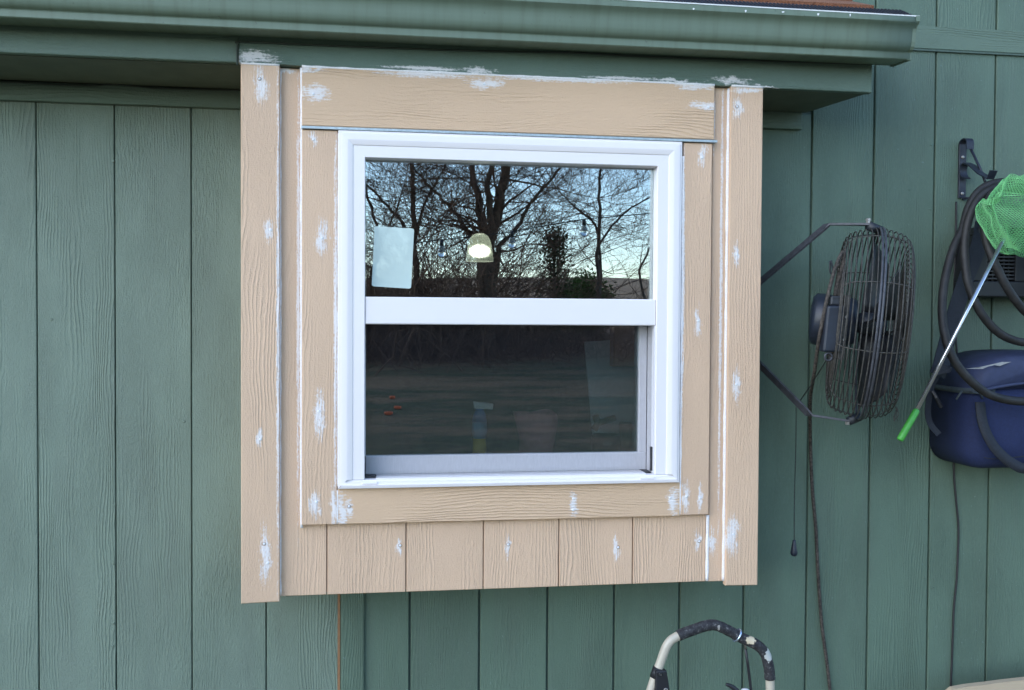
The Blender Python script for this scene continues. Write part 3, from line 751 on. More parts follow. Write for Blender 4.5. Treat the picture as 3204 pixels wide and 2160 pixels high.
# motor, rear housing, switch box
MB().lathe(FC, fa, [(-.160, .035), (-.156, .062), (-.148, .072), (-.115, .074), (-.108, .070), (-.05, .068), (-.038, .060), (-.036, .018), (-.012, .016)], 28).build('motor', M['fan_blue'], fan, True)
bx = at(2606, 1028, -.405)
out = Vector((-.25, -.97, 0)).normalized(); side = Vector((out.y*-1, out.x, 0))
if side.x < 0: side = -side
def bxp(a_, b_, c_): return bx + side*a_ + out*b_ + fu*c_
def obox(a0, a1, b0, b1, c0, c1): return MB().hexa([bxp(a0,b0,c0), bxp(a1,b0,c0), bxp(a1,b1,c0), bxp(a0,b1,c0), bxp(a0,b0,c1), bxp(a1,b0,c1), bxp(a1,b1,c1), bxp(a0,b1,c1)])
swb = obox(-.026, .020, -.03, .030, -.062, .060).build('switch_box', M['fan_blue'], fan)
md = swb.modifiers.new('b', 'BEVEL'); md.width = .006; md.segments = 3
o = obox(-.018, .013, -.015, .020, .060, .086).build('box_cap', M['fan_dark'], swb); md = o.modifiers.new('b', 'BEVEL'); md.width = .005; md.segments = 2
obox(.022, .034, -.03, .012, -.082, .088).build('box_plate', M['fan_dust'], swb)
for c_ in (-.03, .03): MB().lathe(bxp(.028, .012, c_), out, [(0, .004), (.004, .003)], 10).build('screw', M['bolt'], swb)
eye = bxp(-.008, .02, -.075)
mb = MB(); mb.tube([eye + Vector((math.cos(2*math.pi*i/14)*.010, 0, math.sin(2*math.pi*i/14)*.010)) for i in range(15)], .003, 6); mb.build('chain_eye', M['fan_grey'], swb, True)
obox(-.045, -.035, -.20, -.16, .03, .04)
# bracket: bent strap yoke and wall plate behind the bay
tp = fp(0, RF+.030, 0); bp = fp(0, RF+.030, math.pi)
mid = (tp+bp)/2
plate = Vector((X(2300, 1000, -.05), -.035, FC.z + .01))
ht = tp.copy(); ht.z += .012
kn_t = at(2590, 703, -.25); kn_b = at(2532, 1298, -.25)
e_t = at(2372, 888, -.10); e_b = at(2376, 1140, -.10)
pl_t = Vector((2.0, -.037, FC.z+.075)); pl_b = Vector((2.0, -.037, FC.z-.075))
def strap(pts, w=.022, th=.005):
    mb = MB(); P = [Vector(p) for p in pts]; n = len(P); base = 0
    for i, p_ in enumerate(P):
        t_ = (P[min(i+1, n-1)]-P[max(i-1, 0)]).normalized(); wd = Vector((.25, -.97, 0)); wd = (wd - t_*wd.dot(t_)).normalized(); nn = t_.cross(wd)
        for (a_, b_) in ((-1,-1),(1,-1),(1,1),(-1,1)): mb.v.append(tuple(p_ + wd*a_*w/2 + nn*b_*th/2))
    for i in range(n-1):
        for k in range(4): mb.f.append((i*4+k, i*4+(k+1)%4, (i+1)*4+(k+1)%4, (i+1)*4+k))
    mb.f.append((3,2,1,0)); mb.f.append(tuple((n-1)*4+k for k in range(4)))
    return mb
br = strap([pl_t, e_t, kn_t.lerp(e_t, .04), kn_t.lerp(tp, .04), at(2728, 703, tp.y)], .024, .006).build('bracket_arm', M['fan_grey'], fan)
br2 = strap([pl_b, e_b, kn_b.lerp(e_b, .04), kn_b.lerp(bp, .06), at(2668, 1319, bp.y)], .024, .006).build('bracket_arm', M['fan_grey'], fan)
MB().board([(1.975, FC.z-.11), (2.030, FC.z-.11), (2.030, FC.z+.11), (1.975, FC.z+.11)], -.036, -.008, .003).build('wall_plate', M['fan_dark'], fan)
mb = MB().tube([at(2715, 703, tp.y)+Vector((0,0,-.003)), fp(0, RF-.005, 0)], .013, 12).build('pivot_sleeve', M['fan_dark'], fan, True)
mb = MB().tube([at(2655, 1318, bp.y), fp(0, RF-.005, math.pi)], .013, 12).build('pivot_sleeve', M['fan_dark'], fan, True)
MB().lathe(at(2717, 702, tp.y), (0, 0, 1), [(0, .006), (.008, .006), (.009, .0075), (.015, .0075), (.016, .005)], 6).build('pivot_bolt', M['bolt'], fan)
MB().lathe(at(2652, 1320, bp.y), (0, 0, -1), [(0, .007), (.008, .006)], 6).build('pivot_bolt', M['bolt'], fan)
# wire hook on the rear guard
MB().tube(crom([at(2600, 815, -.33), at(2607, 850, -.33), at(2600, 856, -.33), at(2597, 845, -.33), at(2597, 818, -.33)], 5), .0025, 6).build('cord_hook', M['fan_dark'], fan, True)
# power cord
M['cord_dirty'] = plain('dirty_cord', (.060, .050, .042), .8, nscale=140, namt=.8)
cp = [bxp(-.002, 0, .086), at(2617, 900, -.40), at(2632, 845, -.40), at(2642, 800, -.40), at(2633, 795, -.40), at(2610, 850, -.41), at(2585, 950, -.41), at(2563, 1060, -.39), at(2549, 1160, -.32), at(2536, 1240, -.20), at(2535, 1310, -.12), at(2536, 1400, -.05), at(2541, 1520, -.02), at(2553, 1660, -.016), at(2560, 1800, -.016), at(2571, 1950, -.016), at(2588, 2080, -.016), at(2600, 2200, -.016), at(2612, 2420, -.016)]
MB().tube(crom(cp, 8), .0052, 8).build('power_cord', M['cord_dirty'], fan, True)
# pull chain
M['chain'] = plain('dark_chain', (.03, .035, .035), .45, metal=.4)
hk = at(2491, 1272, -.16)
MB().tube([eye, eye.lerp(hk, .5)+Vector((0,0,-.004)), hk], .0016, 5).build('pull_cord', M['chain'], fan)
ch_pts = [at(2491, 1275, -.16), at(2489, 1480, -.16), at(2485, 1692, -.16)]
mb = MB(); L0, L1 = ch_pts[0], ch_pts[-1]; nb = 110
for i in range(nb):
    p_ = L0.lerp(L1, i/nb) + Vector((.001*math.sin(i*.06), 0, 0))
    mb.lathe(p_, (0, 0, -1), [(0, .0005), (.0008, .0018), (.0024, .0018), (.0032, .0005)], 5, caps=False)
chn = mb.build('pull_chain', M['chain'], fan, True, fix=False)
kp = at(2485, 1690, -.16)
MB().lathe(kp, (0, 0, -1), [(0, .0042), (.006, .005), (.028, .009), (.038, .0105), (.044, .009), (.0475, .004)], 18).build('chain_knob', M['fan_blue'], chn, True)
# lint hanging from the guard
random.seed(5); mb = MB()
for k in range(4):
    q = at(2800+random.uniform(-6, 6), 1272+random.uniform(-6, 4), -.30)
    mb.tube(crom([q, q+Vector((.004, 0, -.012)), q+Vector((random.uniform(-.006, .006), 0, -.026)), q+Vector((random.uniform(-.01, .008), 0, -.040))], 3), .0011, 4)
mb.build('lint', M['cord_dirty'], fan, kind='stuff')

# ------------------------------------------------------------------ hose hanger
M['hanger'] = plain('navy_black_iron', (.020, .024, .040), .45, nscale=50, namt=.25)
hg = thing('hose_hanger', 'dark iron hose hanger screwed to the green siding', 'hose hanger', at(3010, 620, 0))
h1 = at(3011, 620, -.012); h2 = at(3011, 452, -.012)
hx = (h1.x+h2.x)/2
MB().board([(hx-.012, h1.z), (hx+.012, h1.z), (hx+.012, h2.z), (hx-.012, h2.z)], -.0145, -.0075, .001).build('back_plate', M['hanger'], hg)
def sxz(pts, w, th, mat, name):
    mb = MB(); P = [Vector(p) for p in pts]; n = len(P)
    for i, p_ in enumerate(P):
        t_ = (P[min(i+1, n-1)]-P[max(i-1, 0)]).normalized(); wd = Vector((1, 0, 0)); wd = (wd - t_*wd.dot(t_)).normalized(); nn = t_.cross(wd)
        for (a_, b_) in ((-1,-1),(1,-1),(1,1),(-1,1)): mb.v.append(tuple(p_ + wd*a_*w/2 + nn*b_*th/2))
    for i in range(n-1):
        for k in range(4): mb.f.append((i*4+k, i*4+(k+1)%4, (i+1)*4+(k+1)%4, (i+1)*4+k))
    mb.f.append((3,2,1,0)); mb.f.append(tuple((n-1)*4+k for k in range(4)))
    return auto(mb.build(name, mat, hg), 50)
zt = h2.z
sxz([(hx, -.011, zt-.004)] + [(hx, -.030+.019*math.cos(R_(a_)), zt-.002+.015*math.sin(R_(a_))) for a_ in range(0, 181, 20)] + [(hx, -.049, zt-.022)], .024, .004, M['hanger'], 'top_curl')
zm = at(3011, 528, -.012).z
sxz([(hx, -.036, zm-.034), (hx, -.026, zm-.030), (hx, -.017, zm-.018), (hx, -.015, zm-.004), (hx, -.022, zm+.010), (hx, -.036, zm+.013), (hx, -.060, zm+.002), (hx, -.105, zm-.030), (hx, -.150, zm-.052), (hx, -.165, zm-.030)], .024, .004, M['hanger'], 'hanger_arm')
MB().tube([(hx+.004, -.047, zt-.02), (hx+.010, -.085, zt-.085), (hx+.012, -.12, zt-.15)], .004, 8).build('brace_rod', M['hanger'], hg, True)
MB().tube([(hx, -.012, h1.z-.002), (hx+.05, -.045, h1.z-.0), (hx+.11, -.09, h1.z+.004)], .004, 8).build('lower_rod', M['hanger'], hg, True)
for py in (492, 606):
    q = at(3006, py, -.015); MB().lathe((hx-.001, -.0148, q.z), (0, -1, 0), [(0, .0055), (.002, .0048), (.003, .002)], 14).build('screw', M['bolt'], hg, True)

# ------------------------------------------------------------------ hanging cooler bag
M['navy'] = plain('navy_nylon', (.012, .021, .075), .85, nscale=160, namt=.12, bump=.0006)
M['navy_lid'] = plain('navy_vinyl_lid', (.030, .040, .092), .68, nscale=25, namt=.16, bump=.0008)
M['webbing'] = plain('black_webbing', (.016, .020, .030), .75, nscale=200, namt=.25)
M['zip'] = plain('grey_zip_tape', (.05, .065, .075), .7, nscale=100)
M['scuff'] = plain('scuffed_white', (.28, .28, .27), .7, nscale=90)
CY = -.215
cl = at(2934, 1300, -.06); cb = at(3090, 1468, CY+.03).z; ct = at(3180, 1108, -.10).z
cxl, cxr = cl.x, cl.x + .46
cooler = thing('cooler_bag', 'navy blue soft cooler bag hanging on the wall below the hose', 'cooler bag', ((cxl+cxr)/2, -.12, cb))
def rrect(a, b_, c_, d_, r, n=7):
    out = []
    for (cx_, cz_, s0) in ((b_-r[1], d_-r[1], 0), (a+r[0], d_-r[0], 90), (a+r[3], c_+r[3], 180), (b_-r[2], c_+r[2], 270)):
        rr = r[{0:1, 90:0, 180:3, 270:2}[s0]]
        for k in range(n):
            th = R_(s0 + 90*k/(n-1)); out.append((cx_+rr*math.cos(th), cz_+rr*math.sin(th)))
    return out
def pillow(outline, yf, yb_, rnd, bulge=0.0, steps=6):
    cx_ = sum(p[0] for p in outline)/len(outline); cz_ = sum(p[1] for p in outline)/len(outline); n = len(outline); mb = MB(); rings = []
    def inset(d):
        o_ = []
        for (x_, z_) in outline:
            v_ = Vector((x_-cx_, z_-cz_)); o_.append((x_ - v_.normalized().x*d, z_ - v_.normalized().y*d))
        return o_
    rings.append((inset(0), yb_))
    for k in range(steps+1):
        th = math.pi/2*k/steps; rings.append((inset(rnd*(1-math.cos(th))), yf + rnd*(1-math.sin(th))))
    for f in (.75, .5, .25, .06):
        rings.append(([(cx_+(x_-cx_)*f, cz_+(z_-cz_)*f) for x_, z_ in inset(rnd)], yf - bulge*(1-f*f)))
    for o_, y_ in rings:
        for (x_, z_) in o_: mb.v.append((x_, y_, z_))
    for j in range(len(rings)-1):
        for i in range(n): mb.f.append((j*n+i, j*n+(i+1) % n, (j+1)*n+(i+1) % n, (j+1)*n+i))
    mb.f.append(tuple(range(n))); mb.f.append(tuple((len(rings)-1)*n+i for i in range(n)))
    return mb
zseam = at(3000, 1225, CY).z
pillow(rrect(cxl+.004, cxr-.004, cb, zseam+.012, (.03, .03, .065, .065)), CY, -.012, .055, .018).build('body', M['navy'], cooler, True)
lid_out = []
for i in range(29):
    f = i/28; x_ = cxl + (cxr-cxl)*f
    lid_out.append((x_, zseam + (ct-zseam+.012)*(max(0, 1-abs(2*f-1)**3.2))**.55 - .0))
lid_out = list(reversed(lid_out)) + [(cxl+.01, zseam-.010), ((cxl+cxr)/2, zseam-.004), (cxr-.01, zseam-.010)]
lid = pillow(lid_out, CY-.006, -.014, .06, .012).build('lid', M['navy_lid'], cooler, True)
# zip tape round the seam and pulls
zp = [(cxl-.003, -.05, zseam+.002), (cxl-.003, -.10, zseam+.001), (cxl-.002, CY+.06, zseam), (cxl+.010, CY+.022, zseam), (cxl+.034, CY-.001, zseam), (cxl+.075, CY-.010, zseam)]
MB().tube(crom(zp, 6), .01, flat=(.016, .004)).build('zip_tape', M['zip'], cooler, True)
pip = [at(3064, 1226, CY-.016), at(3120, 1212, CY-.022), at(3204, 1200, CY-.022), at(3330, 1190, CY-.018)]
MB().tube(crom(pip, 6), .005, 8).build('piping', M['navy_lid'], cooler, True)
MB().tube([at(3010, 1224, CY-.024), at(2992, 1250, CY-.024)], .0028, 6).build('zip_pull', M['zip'], cooler, True)
MB().tube([at(3040, 1228, CY-.024), at(3066, 1232, CY-.024), at(3075, 1248, CY-.022)], .003, 6).build('zip_pull', M['zip'], cooler, True)
# carry handle on the front, shoulder strap and clip
hp = [at(3066, 1258, CY-.020), at(3072, 1310, CY-.028), at(3084, 1350, CY-.034), at(3108, 1395, CY-.036), at(3140, 1430, CY-.036), at(3175, 1455, CY-.034), at(3204, 1466, CY-.032), at(3270, 1462, CY-.03), at(3320, 1400, CY-.03), at(3345, 1300, CY-.026)]
MB().tube(crom(hp, 8), .01, flat=(.030, .004)).build('carry_handle', M['webbing'], cooler, True)
MB().tube(crom([at(2790+1020/3.48-4, 1050+1330/3.48, CY-.020), at(3120, 1436, CY-.020), at(3240, 1425, CY-.020)], 8), .0016, 5).build('seam', M['webbing'], cooler, True)
stp = [at(3075, 700, -.10), at(3058, 780, -.12), at(3020, 880, -.14), at(2985, 990, -.16), at(2960, 1080, -.18), at(2942, 1150, -.19), at(2932, 1175, -.19)]
MB().tube(crom(stp, 6), .01, flat=(.050, .003)).build('shoulder_strap', M['webbing'], cooler)
ql = at(2945, 1160, CY-.01)
mb = MB().hexa([at(2925, 1176, CY-.004), at(2974, 1165, CY-.02), at(2974, 1165, CY+.03), at(2925, 1176, CY+.03), at(2950, 1140, CY-.004), at(2980, 1150, CY-.02), at(2980, 1150, CY+.03), at(2950, 1140, CY+.03)]); mb.build('strap_anchor', M['webbing'], cooler)
MB().tube(crom([at(2934, 1170, -.15), at(2912, 1220, -.14), at(2903, 1290, -.13), at(2913, 1330, -.13), at(2938, 1360, -.14)], 6), .01, flat=(.018, .003)).build('side_strap', M['webbing'], cooler)
MB().tube([at(2918, 1225, -.15), at(2930, 1245, -.16), at(2945, 1275, -.16)], .006, 6).build('side_buckle', M['black_plastic'], cooler)
# scuff on the lid
sc_p = [(3020, 1154), (3060, 1150), (3100, 1141), (3135, 1133), (3165, 1133), (3148, 1138), (3128, 1146), (3112, 1143), (3090, 1148), (3075, 1155), (3050, 1155)]
MB().face(*[at(x_, y_, CY-.019+.010*max(0, (1150-y_)/20)) for x_, y_ in sc_p]).build('scuff', M['scuff'], lid)

# ------------------------------------------------------------------ black slotted box
YB = -.11
a = at(3040, 928, YB); b2 = at(3062, 740, YB); bw = .34
sb = thing('slotted_box', 'black plastic box with slotted grille hanging behind the green net', 'box', (a.x+.17, -.05, a.z))
M['black_box'] = plain('black_box_plastic', (.014, .015, .018), .45, nscale=40)
def sbp(u, w, y): # u 0..1 across, w 0..1 up
    x0 = a.x + (b2.x-a.x)*w; x1 = a.x + bw - .02*w
    return Vector((x0+(x1-x0)*u, y, a.z + (b2.z+.03-a.z)*w))
def sbox(u0, u1, w0, w1, y0, y1): return MB().hexa([sbp(u0,w0,y0), sbp(u1,w0,y0), sbp(u1,w0,y1), sbp(u0,w0,y1), sbp(u0,w1,y0), sbp(u1,w1,y0), sbp(u1,w1,y1), sbp(u0,w1,y1)])
for nm, r_ in (('bottom_rail', (0, 1, 0, .22)), ('top_rail', (0, 1, .88, 1)), ('side_rail', (0, .13, .22, .88)), ('side_rail', (.87, 1, .22, .88)), ('centre_rail', (.42, .54, .22, .88))):
    o = sbox(*r_, YB, -.01).build(nm, M['black_box'], sb); md = o.modifiers.new('b', 'BEVEL'); md.width = .003; md.segments = 2
sbox(.02, .98, .05, .95, -.022, -.012).build('back_panel', M['black_box'], sb)
dim('slot_slat', (.030, .031, .034))
for (u0, u1) in ((.13, .42), (.54, .87)):
    for k in range(12):
        w0 = .25 + k*.052
        sbox(u0, u1, w0, w0+.022, YB+.006, YB+.016).build('slat', M['slot_slat'], sb)
    for k in range(5):
        u = u0 + (u1-u0)*(k+.7)/5.4
        sbox(u, u+.014, .22, .88, YB+.017, YB+.026).build('slat', M['slot_slat'], sb)

# ------------------------------------------------------------------ garden hose
M['hose'] = plain('black_rubber_hose', (.018, .017, .017), .6, nscale=35, namt=.4, bump=.0006)
def P3(l): return [at(x_, y_, Y_) for x_, y_, Y_ in l]
hpts = P3([(3360,1180,-.27),(3290,1240,-.275),(3204,1256,-.28),(3120,1244,-.285),(3060,1212,-.29),(3000,1150,-.285),(2963,1075,-.27),(2948,980,-.24),(2956,880,-.21),(2982,780,-.185),(3012,715,-.17),(3030,650,-.155),(3062,600,-.150),(3110,574,-.15),(3180,572,-.15),(3260,600,-.15),(3330,700,-.16),(3360,850,-.18),(3340,990,-.20),(3270,1060,-.22),(3204,1072,-.235),(3130,1045,-.235),(3070,980,-.23),(3030,890,-.215),(3018,790,-.195),(3024,715,-.185),(3045,650,-.18),(3080,605,-.175),(3130,585,-.172),(3200,590,-.17),(3280,640,-.17),(3320,760,-.18),(3310,900,-.2),(3270,985,-.235),(3220,985,-.255),(3160,915,-.262),(3115,830,-.255),(3088,760,-.24),(3080,700,-.225),(3088,640,-.205),(3115,600,-.19),(3170,590,-.19),(3240,620,-.19),(3290,720,-.2),(3330,900,-.2)])
o = MB().tube(crom(hpts, 10), .0122, 12).build('garden_hose', M['hose'], None, True)
tag(o, 'coiled black rubber hose looped over the iron hanger', 'hose')

# ------------------------------------------------------------------ green hand net
net = thing('hand_net', 'green mesh hand net with silver pole and green grip, hung across the hose', 'net', at(2815, 1382, -.33))
t = NT('green_net'); t.bsdf.inputs['Base Color'].default_value = (.19, .55, .22, 1); t.bsdf.inputs['Roughness'].default_value = .5; t.bsdf.inputs['Subsurface Weight'].default_value = 0
M['net'] = t.m
nc = at(3212, 668, -.30)
def netpt(i, j):
    NU, NV = 86, 46
    u = 2*math.pi*(i + j*.5)/NU; v = j/(NV-1)
    r = .118*math.sin(math.pi*(.10+.80*v))**.5
    fold = 1 + .16*math.sin(5*u+2.2*v)*v + .10*mnoise.noise((math.cos(u)*2.2, math.sin(u)*2.2, v*3)) + .05*math.sin(11*u-5*v)
    r *= fold
    pinch = math.exp(-((math.cos(u-R_(250))-1)**2)*9)*math.exp(-((v-.45)/.16)**2)*.035
    x_ = nc.x + r*math.cos(u)*1.05
    y_ = nc.y + .62*r*math.sin(u) + pinch + .012*mnoise.noise((x_*18, v*6, 4))
    z_ = nc.z + .115 - .225*v + .018*mnoise.noise((math.cos(u)*1.5, math.sin(u)*1.5+7, v*2)) + (.02*math.cos(u) if v < .3 else 0)
    return (x_, y_, z_)
o = MB().grid(netpt, 86, 46, True).build('net_bag', M['net'], net, fix=False)
md = o.modifiers.new('w', 'WIREFRAME'); md.thickness = .0017; md.use_even_offset = False; md.use_replace = True
M['chrome'] = plain('polished_pole', (.62, .63, .68), .22, metal=.9)
M['grip'] = plain('green_grip', (.07, .36, .055), .45, nscale=30, namt=.1)
pa, pb, pcx = at(3142, 745, -.315), at(2866, 1288, -.33), at(2815, 1378, -.333)
MB().tube([pa, pa.lerp(pb, .5), pb], [.0052, .0058, .0064], 12).build('pole', M['chrome'], net, True)
MB().tube([pb.lerp(pcx, -.06), pb.lerp(pcx, .0), pcx.lerp(pb, .06), pcx], [.0075, .0096, .0098, .0085], 14).build('grip', M['grip'], net, True)

# ------------------------------------------------------------------ thin cable down the wall
cpts = P3([(2992,632,-.011),(2991,720,-.011),(2988,820,-.011),(2987,930,-.011),(2990,1050,-.011),(2996,1130,-.011),(2992,1230,-.010),(2986,1400,-.010),(2985,1480,-.010),(2991,1560,-.011),(2999,1650,-.011),(2997,1740,-.011),(2993,1820,-.011),(2985,1900,-.010),(2981,2000,-.010),(2978,2080,-.010),(2975,2160,-.010),(2974,2400,-.010)])
o = MB().tube(crom(cpts, 6), .0033, 7).build('wall_cable', M['black_wire'], None, True); tag(o, 'thin black cable running down the siding from the hanger', 'cable')

# ------------------------------------------------------------------ push handle at the bottom of the picture
YH = -.42
cart = thing('push_cart', 'cream tubular push handle with worn black foam grip below the bay', 'cart', Vector((at(2220, 1960, YH).x, YH, 0)))
M['cream_tube'] = plain('cream_enamel', (.48, .43, .345), .35, nscale=20, namt=.06)
t = NT('worn_foam'); tc, p = t.coords()
n1 = t.noise(p, 90, 5, .75); n2 = t.noise(p, 75, 4, .7)
c1 = t.mix(t.ramp(n1, .35, .7), (.010, .010, .013), (.055, .055, .060)); c1 = t.mix(t.math('MULTIPLY', t.ramp(n1, .58, .68), .8), c1, (.22, .21, .20))
def spot(c_, px, py, rx, ry, colr):
    q = at(px, py, YH-.014); d = t.vm('LENGTH', t.vm('MULTIPLY', t.vm('SUBTRACT', tc, tuple(q)), (1180/rx, 0, 1180/ry)))
    return t.mix(t.ramp(t.math('ADD', d, t.math('MULTIPLY', n2, 2.2)), 2.0, 1.85), c_, colr)
c1 = spot(c1, 2349, 2006, 20, 14, (.66, .55, .38)); c1 = spot(c1, 2406, 2054, 15, 22, (.50, .50, .47)); c1 = spot(c1, 2250, 1966, 5, 12, (.34, .32, .29))
t.val(t.bsdf.inputs['Base Color'], c1); t.bsdf.inputs['Roughness'].default_value = .8; t.val(t.bsdf.inputs['Normal'], t.bump(n1, .0012)); M['foam'] = t.m
full = crom(P3([(1960,2420,YH),(2034,2168,YH),(2066,2075,YH),(2090,2015,YH),(2122,1990,YH),(2170,1971,YH),(2215,1957,YH),(2245,1958,YH),(2284,1976,YH),(2326,1999,YH),(2366,2017,YH),(2392,2043,YH),(2405,2085,YH),(2409,2125,YH),(2410,2168,YH),(2414,2420,YH)]), 8)
tube_l = full[:8*4+4]; 
foot_l = Vector((full[0].x-.10, YH-.02, .01)); foot_r = Vector((full[-1].x+.02, YH-.02, .01))
MB().tube([foot_l] + full, .0118, 14).build('handle_tube', M['cream_tube'], cart, True)
MB().tube([foot_r, full[-1]], .0118, 14).build('handle_leg', M['cream_tube'], cart, True)
i0 = 8*4; i1 = 8*13
gp = full[i0:i1+1]; n = len(gp)
MB().tube(gp, [.0140 + .0007*mnoise.noise((i*.5, 2, 1)) for i in range(n)], 16).build('foam_grip', M['foam'], cart, True)
# black clamp plate on the left tube
ya = YH-.013
mb = MB().slab([(at(2047, 2200, ya).x, at(2047, 2200, ya).z), (at(2100, 2200, ya).x, at(2100, 2200, ya).z), (at(2084, 2098, ya).x, at(2084, 2096, ya).z), (at(2050, 2098, ya).x, at(2044, 2098, ya).z)], ya-.008, ya+.012)
o = mb.build('clamp_plate', M['black_plastic'], cart); md = o.modifiers.new('b', 'BEVEL'); md.width = .003; md.segments = 2
MB().tube([full[0].lerp(full[0], 1) if False else at(2051, 2122, YH), at(2062, 2090, YH)], .0155, 16).build('clamp_band', M['black_plastic'], cart, True)
MB().lathe(at(2066, 2110, ya-.009), (0, -1, 0), [(0, .005), (.003, .0045), (.003, .0025), (.001, .002)], 12).build('clamp_screw', M['dark_metal'], cart, True)
MB().lathe(at(2083, 2160, ya-.009), (0, -1, 0), [(0, .006), (.002, .0055), (.002, .004), (.0005, .004)], 14).build('clamp_rivet', M['bolt'], cart, True)
# chrome clip around the grip with blue tint, control rod, lever
M['blue_chrome'] = plain('blue_chrome', (.55, .66, .85), .15, metal=.85)
ta = (at(2326, 1999, YH)-at(2284, 1976, YH)).normalized(); cc = at(2306, 1988, YH); uu = ta.orthogonal().normalized(); ww = ta.cross(uu)
mb = MB(); mb.tube([cc + (uu*math.cos(th)+ww*math.sin(th))*.0165 for th in [2*math.pi*i/24 for i in range(25)]], .0028, 8, caps=False); mb.build('clip_ring', M['blue_chrome'], cart, True)
MB().tube([at(2331, 2020, YH+.006), at(2340, 2080, YH+.008), at(2351, 2170, YH+.01), at(2372, 2400, YH+.012)], .0038, 8).build('control_rod', M['black_plastic'], cart, True)
MB().tube([at(2331, 2000, YH-.010), at(2333, 2030, YH+.002)], .003, 8).build('rod_end', M['bolt'], cart, True)
lv = P3([(2272,2142,YH-.01),(2284,2146,YH-.01),(2298,2156,YH-.01),(2312,2174,YH-.01),(2325,2210,YH-.01)])
MB().tube(crom(lv, 5), [.004+.0003*i for i in range(21)], 8).build('lever', M['black_plastic'], cart, True)
MB().lathe(at(2332, 2165, YH-.004), (0, 0, 1), [(-.03, .012), (.0, .0125), (.006, .010), (.008, .004)], 16).build('white_knob', M['white_plastic'], cart, True)

# ------------------------------------------------------------------ pale board at the bottom right corner
YQ = -.20
M['pale_wood'] = embossed('pale_wood', (.50, .40, .28), axis='x', emboss=.4)
pz = [at(px, py, YQ) for px, py in ((2966, 2172), (2985, 2157), (3030, 2149), (3090, 2142), (3150, 2134), (3204, 2128), (3300, 2118))]
pz.append(pz[-1] + Vector((.4, 0, .015)))
mb = MB(); n = len(pz)
for y_ in (YQ, YQ+.022):
    for q in pz: mb.v.append((q.x, y_, q.z))
    for q in pz: mb.v.append((q.x, y_, .004))
for i in range(n-1):
    mb.f += [(i, i+1, n+i+1, n+i), (2*n+i, 2*n+i+1, 3*n+i+1, 3*n+i), (i, i+1, 2*n+i+1, 2*n+i), (n+i, n+i+1, 3*n+i+1, 3*n+i)]
mb.f += [(0, n, 3*n, 2*n), (n-1, 2*n-1, 4*n-1, 3*n-1)]
o = mb.build('wooden_board', M['pale_wood']); tag(o, 'pale wooden board with curved top edge at the lower right corner', 'board')

# ------------------------------------------------------------------ trees and yard reflected in the glass
M['bark'] = plain('bark', (.085, .058, .042), .9, nscale=14, namt=.4)
M['bark_grey'] = plain('bark_grey', (.075, .058, .048), .9, nscale=14, namt=.4)
M['twig'] = plain('dry_twig', (.13, .070, .045), .9, nscale=3, namt=.4)
def grow(mb, rnd, p, d, L, r, depth, spread=.6, up=.12, kids=3, minr=.0032):
    n = 5 if depth > 2 else 4
    pts = [p.copy()]; rr = [r]; q = p.copy(); dd = d.copy()
    for i in range(n):
        dd = (dd + Vector((rnd.gauss(0, .16), rnd.gauss(0, .16), rnd.gauss(0, .12)+up*.25))).normalized()
        q = q + dd*L/n; pts.append(q.copy()); rr.append(max(minr, r*(1-.62*(i+1)/n)))
    mb.tube(pts, rr, 6 if depth > 3 else (4 if depth > 1 else 3), caps=False)
    if depth <= 0: return
    for k in range(kids + (1 if depth < 3 else 0)):
        f = rnd.uniform(.3, 1.0); i = min(n-1, int(f*n)); base = pts[i].lerp(pts[i+1], f*n-i) if f < 1 else pts[-1]
        ax = Vector((rnd.gauss(0, 1), rnd.gauss(0, 1), rnd.gauss(0, .6))).normalized()
        nd = (dd + ax*spread*rnd.uniform(.7, 1.5) + Vector((0, 0, up))).normalized()
        grow(mb, rnd, base, nd, L*rnd.uniform(.55, .8), max(minr, rr[i]*rnd.uniform(.45, .65)), depth-1, spread, up, kids, minr)
    grow(mb, rnd, pts[-1], (dd+Vector((rnd.gauss(0,.25), rnd.gauss(0,.25), .1))).normalized(), L*.72, max(minr, rr[-1]), depth-1, spread, up, kids, minr)
def tree(name, label, px, Y, stems, r, seed, depth=5, mat='bark', group='bare trees behind the lawn', kids=2):
    b0 = refl(px, 1000, Y); zg = terrain_z(Y); b0.z = zg - .1
    t_ = thing(name, label, 'tree', b0, group); rnd = random.Random(seed)
    tm = MB(); cm = MB()
    for (pts, rr) in stems:
        P = [b0] + [refl(x_, y_, Y + dy) for x_, y_, dy in pts]
        C = crom(P, 5); n = len(C)
        rad = [rr*r*(1-.72*i/(n-1)) for i in range(n)]
        tm.tube([c_ + Vector((rnd.gauss(0, .02), rnd.gauss(0, .02), 0)) for c_ in C], rad, 8)
        for i in range(max(4, n//4), n, 2):
            for k in range(2):
                ax = Vector((rnd.gauss(0, 1), rnd.gauss(0, 1), rnd.gauss(.3, .5))).normalized()
                grow(cm, rnd, C[i], ax, rnd.uniform(.7, 1.7)*(1-.3*i/n), max(.009, rad[i]*.26), depth-3, .75, .08, kids)
        grow(cm, rnd, C[-1], (C[-1]-C[-2]).normalized(), 1.6, rad[-1], depth-2, .6, .1, kids)
    tm.build('trunk', M[mat], t_, True, fix=False); cm.build('crown', M['twig'], t_, False, fix=False, kind='stuff')
    return t_
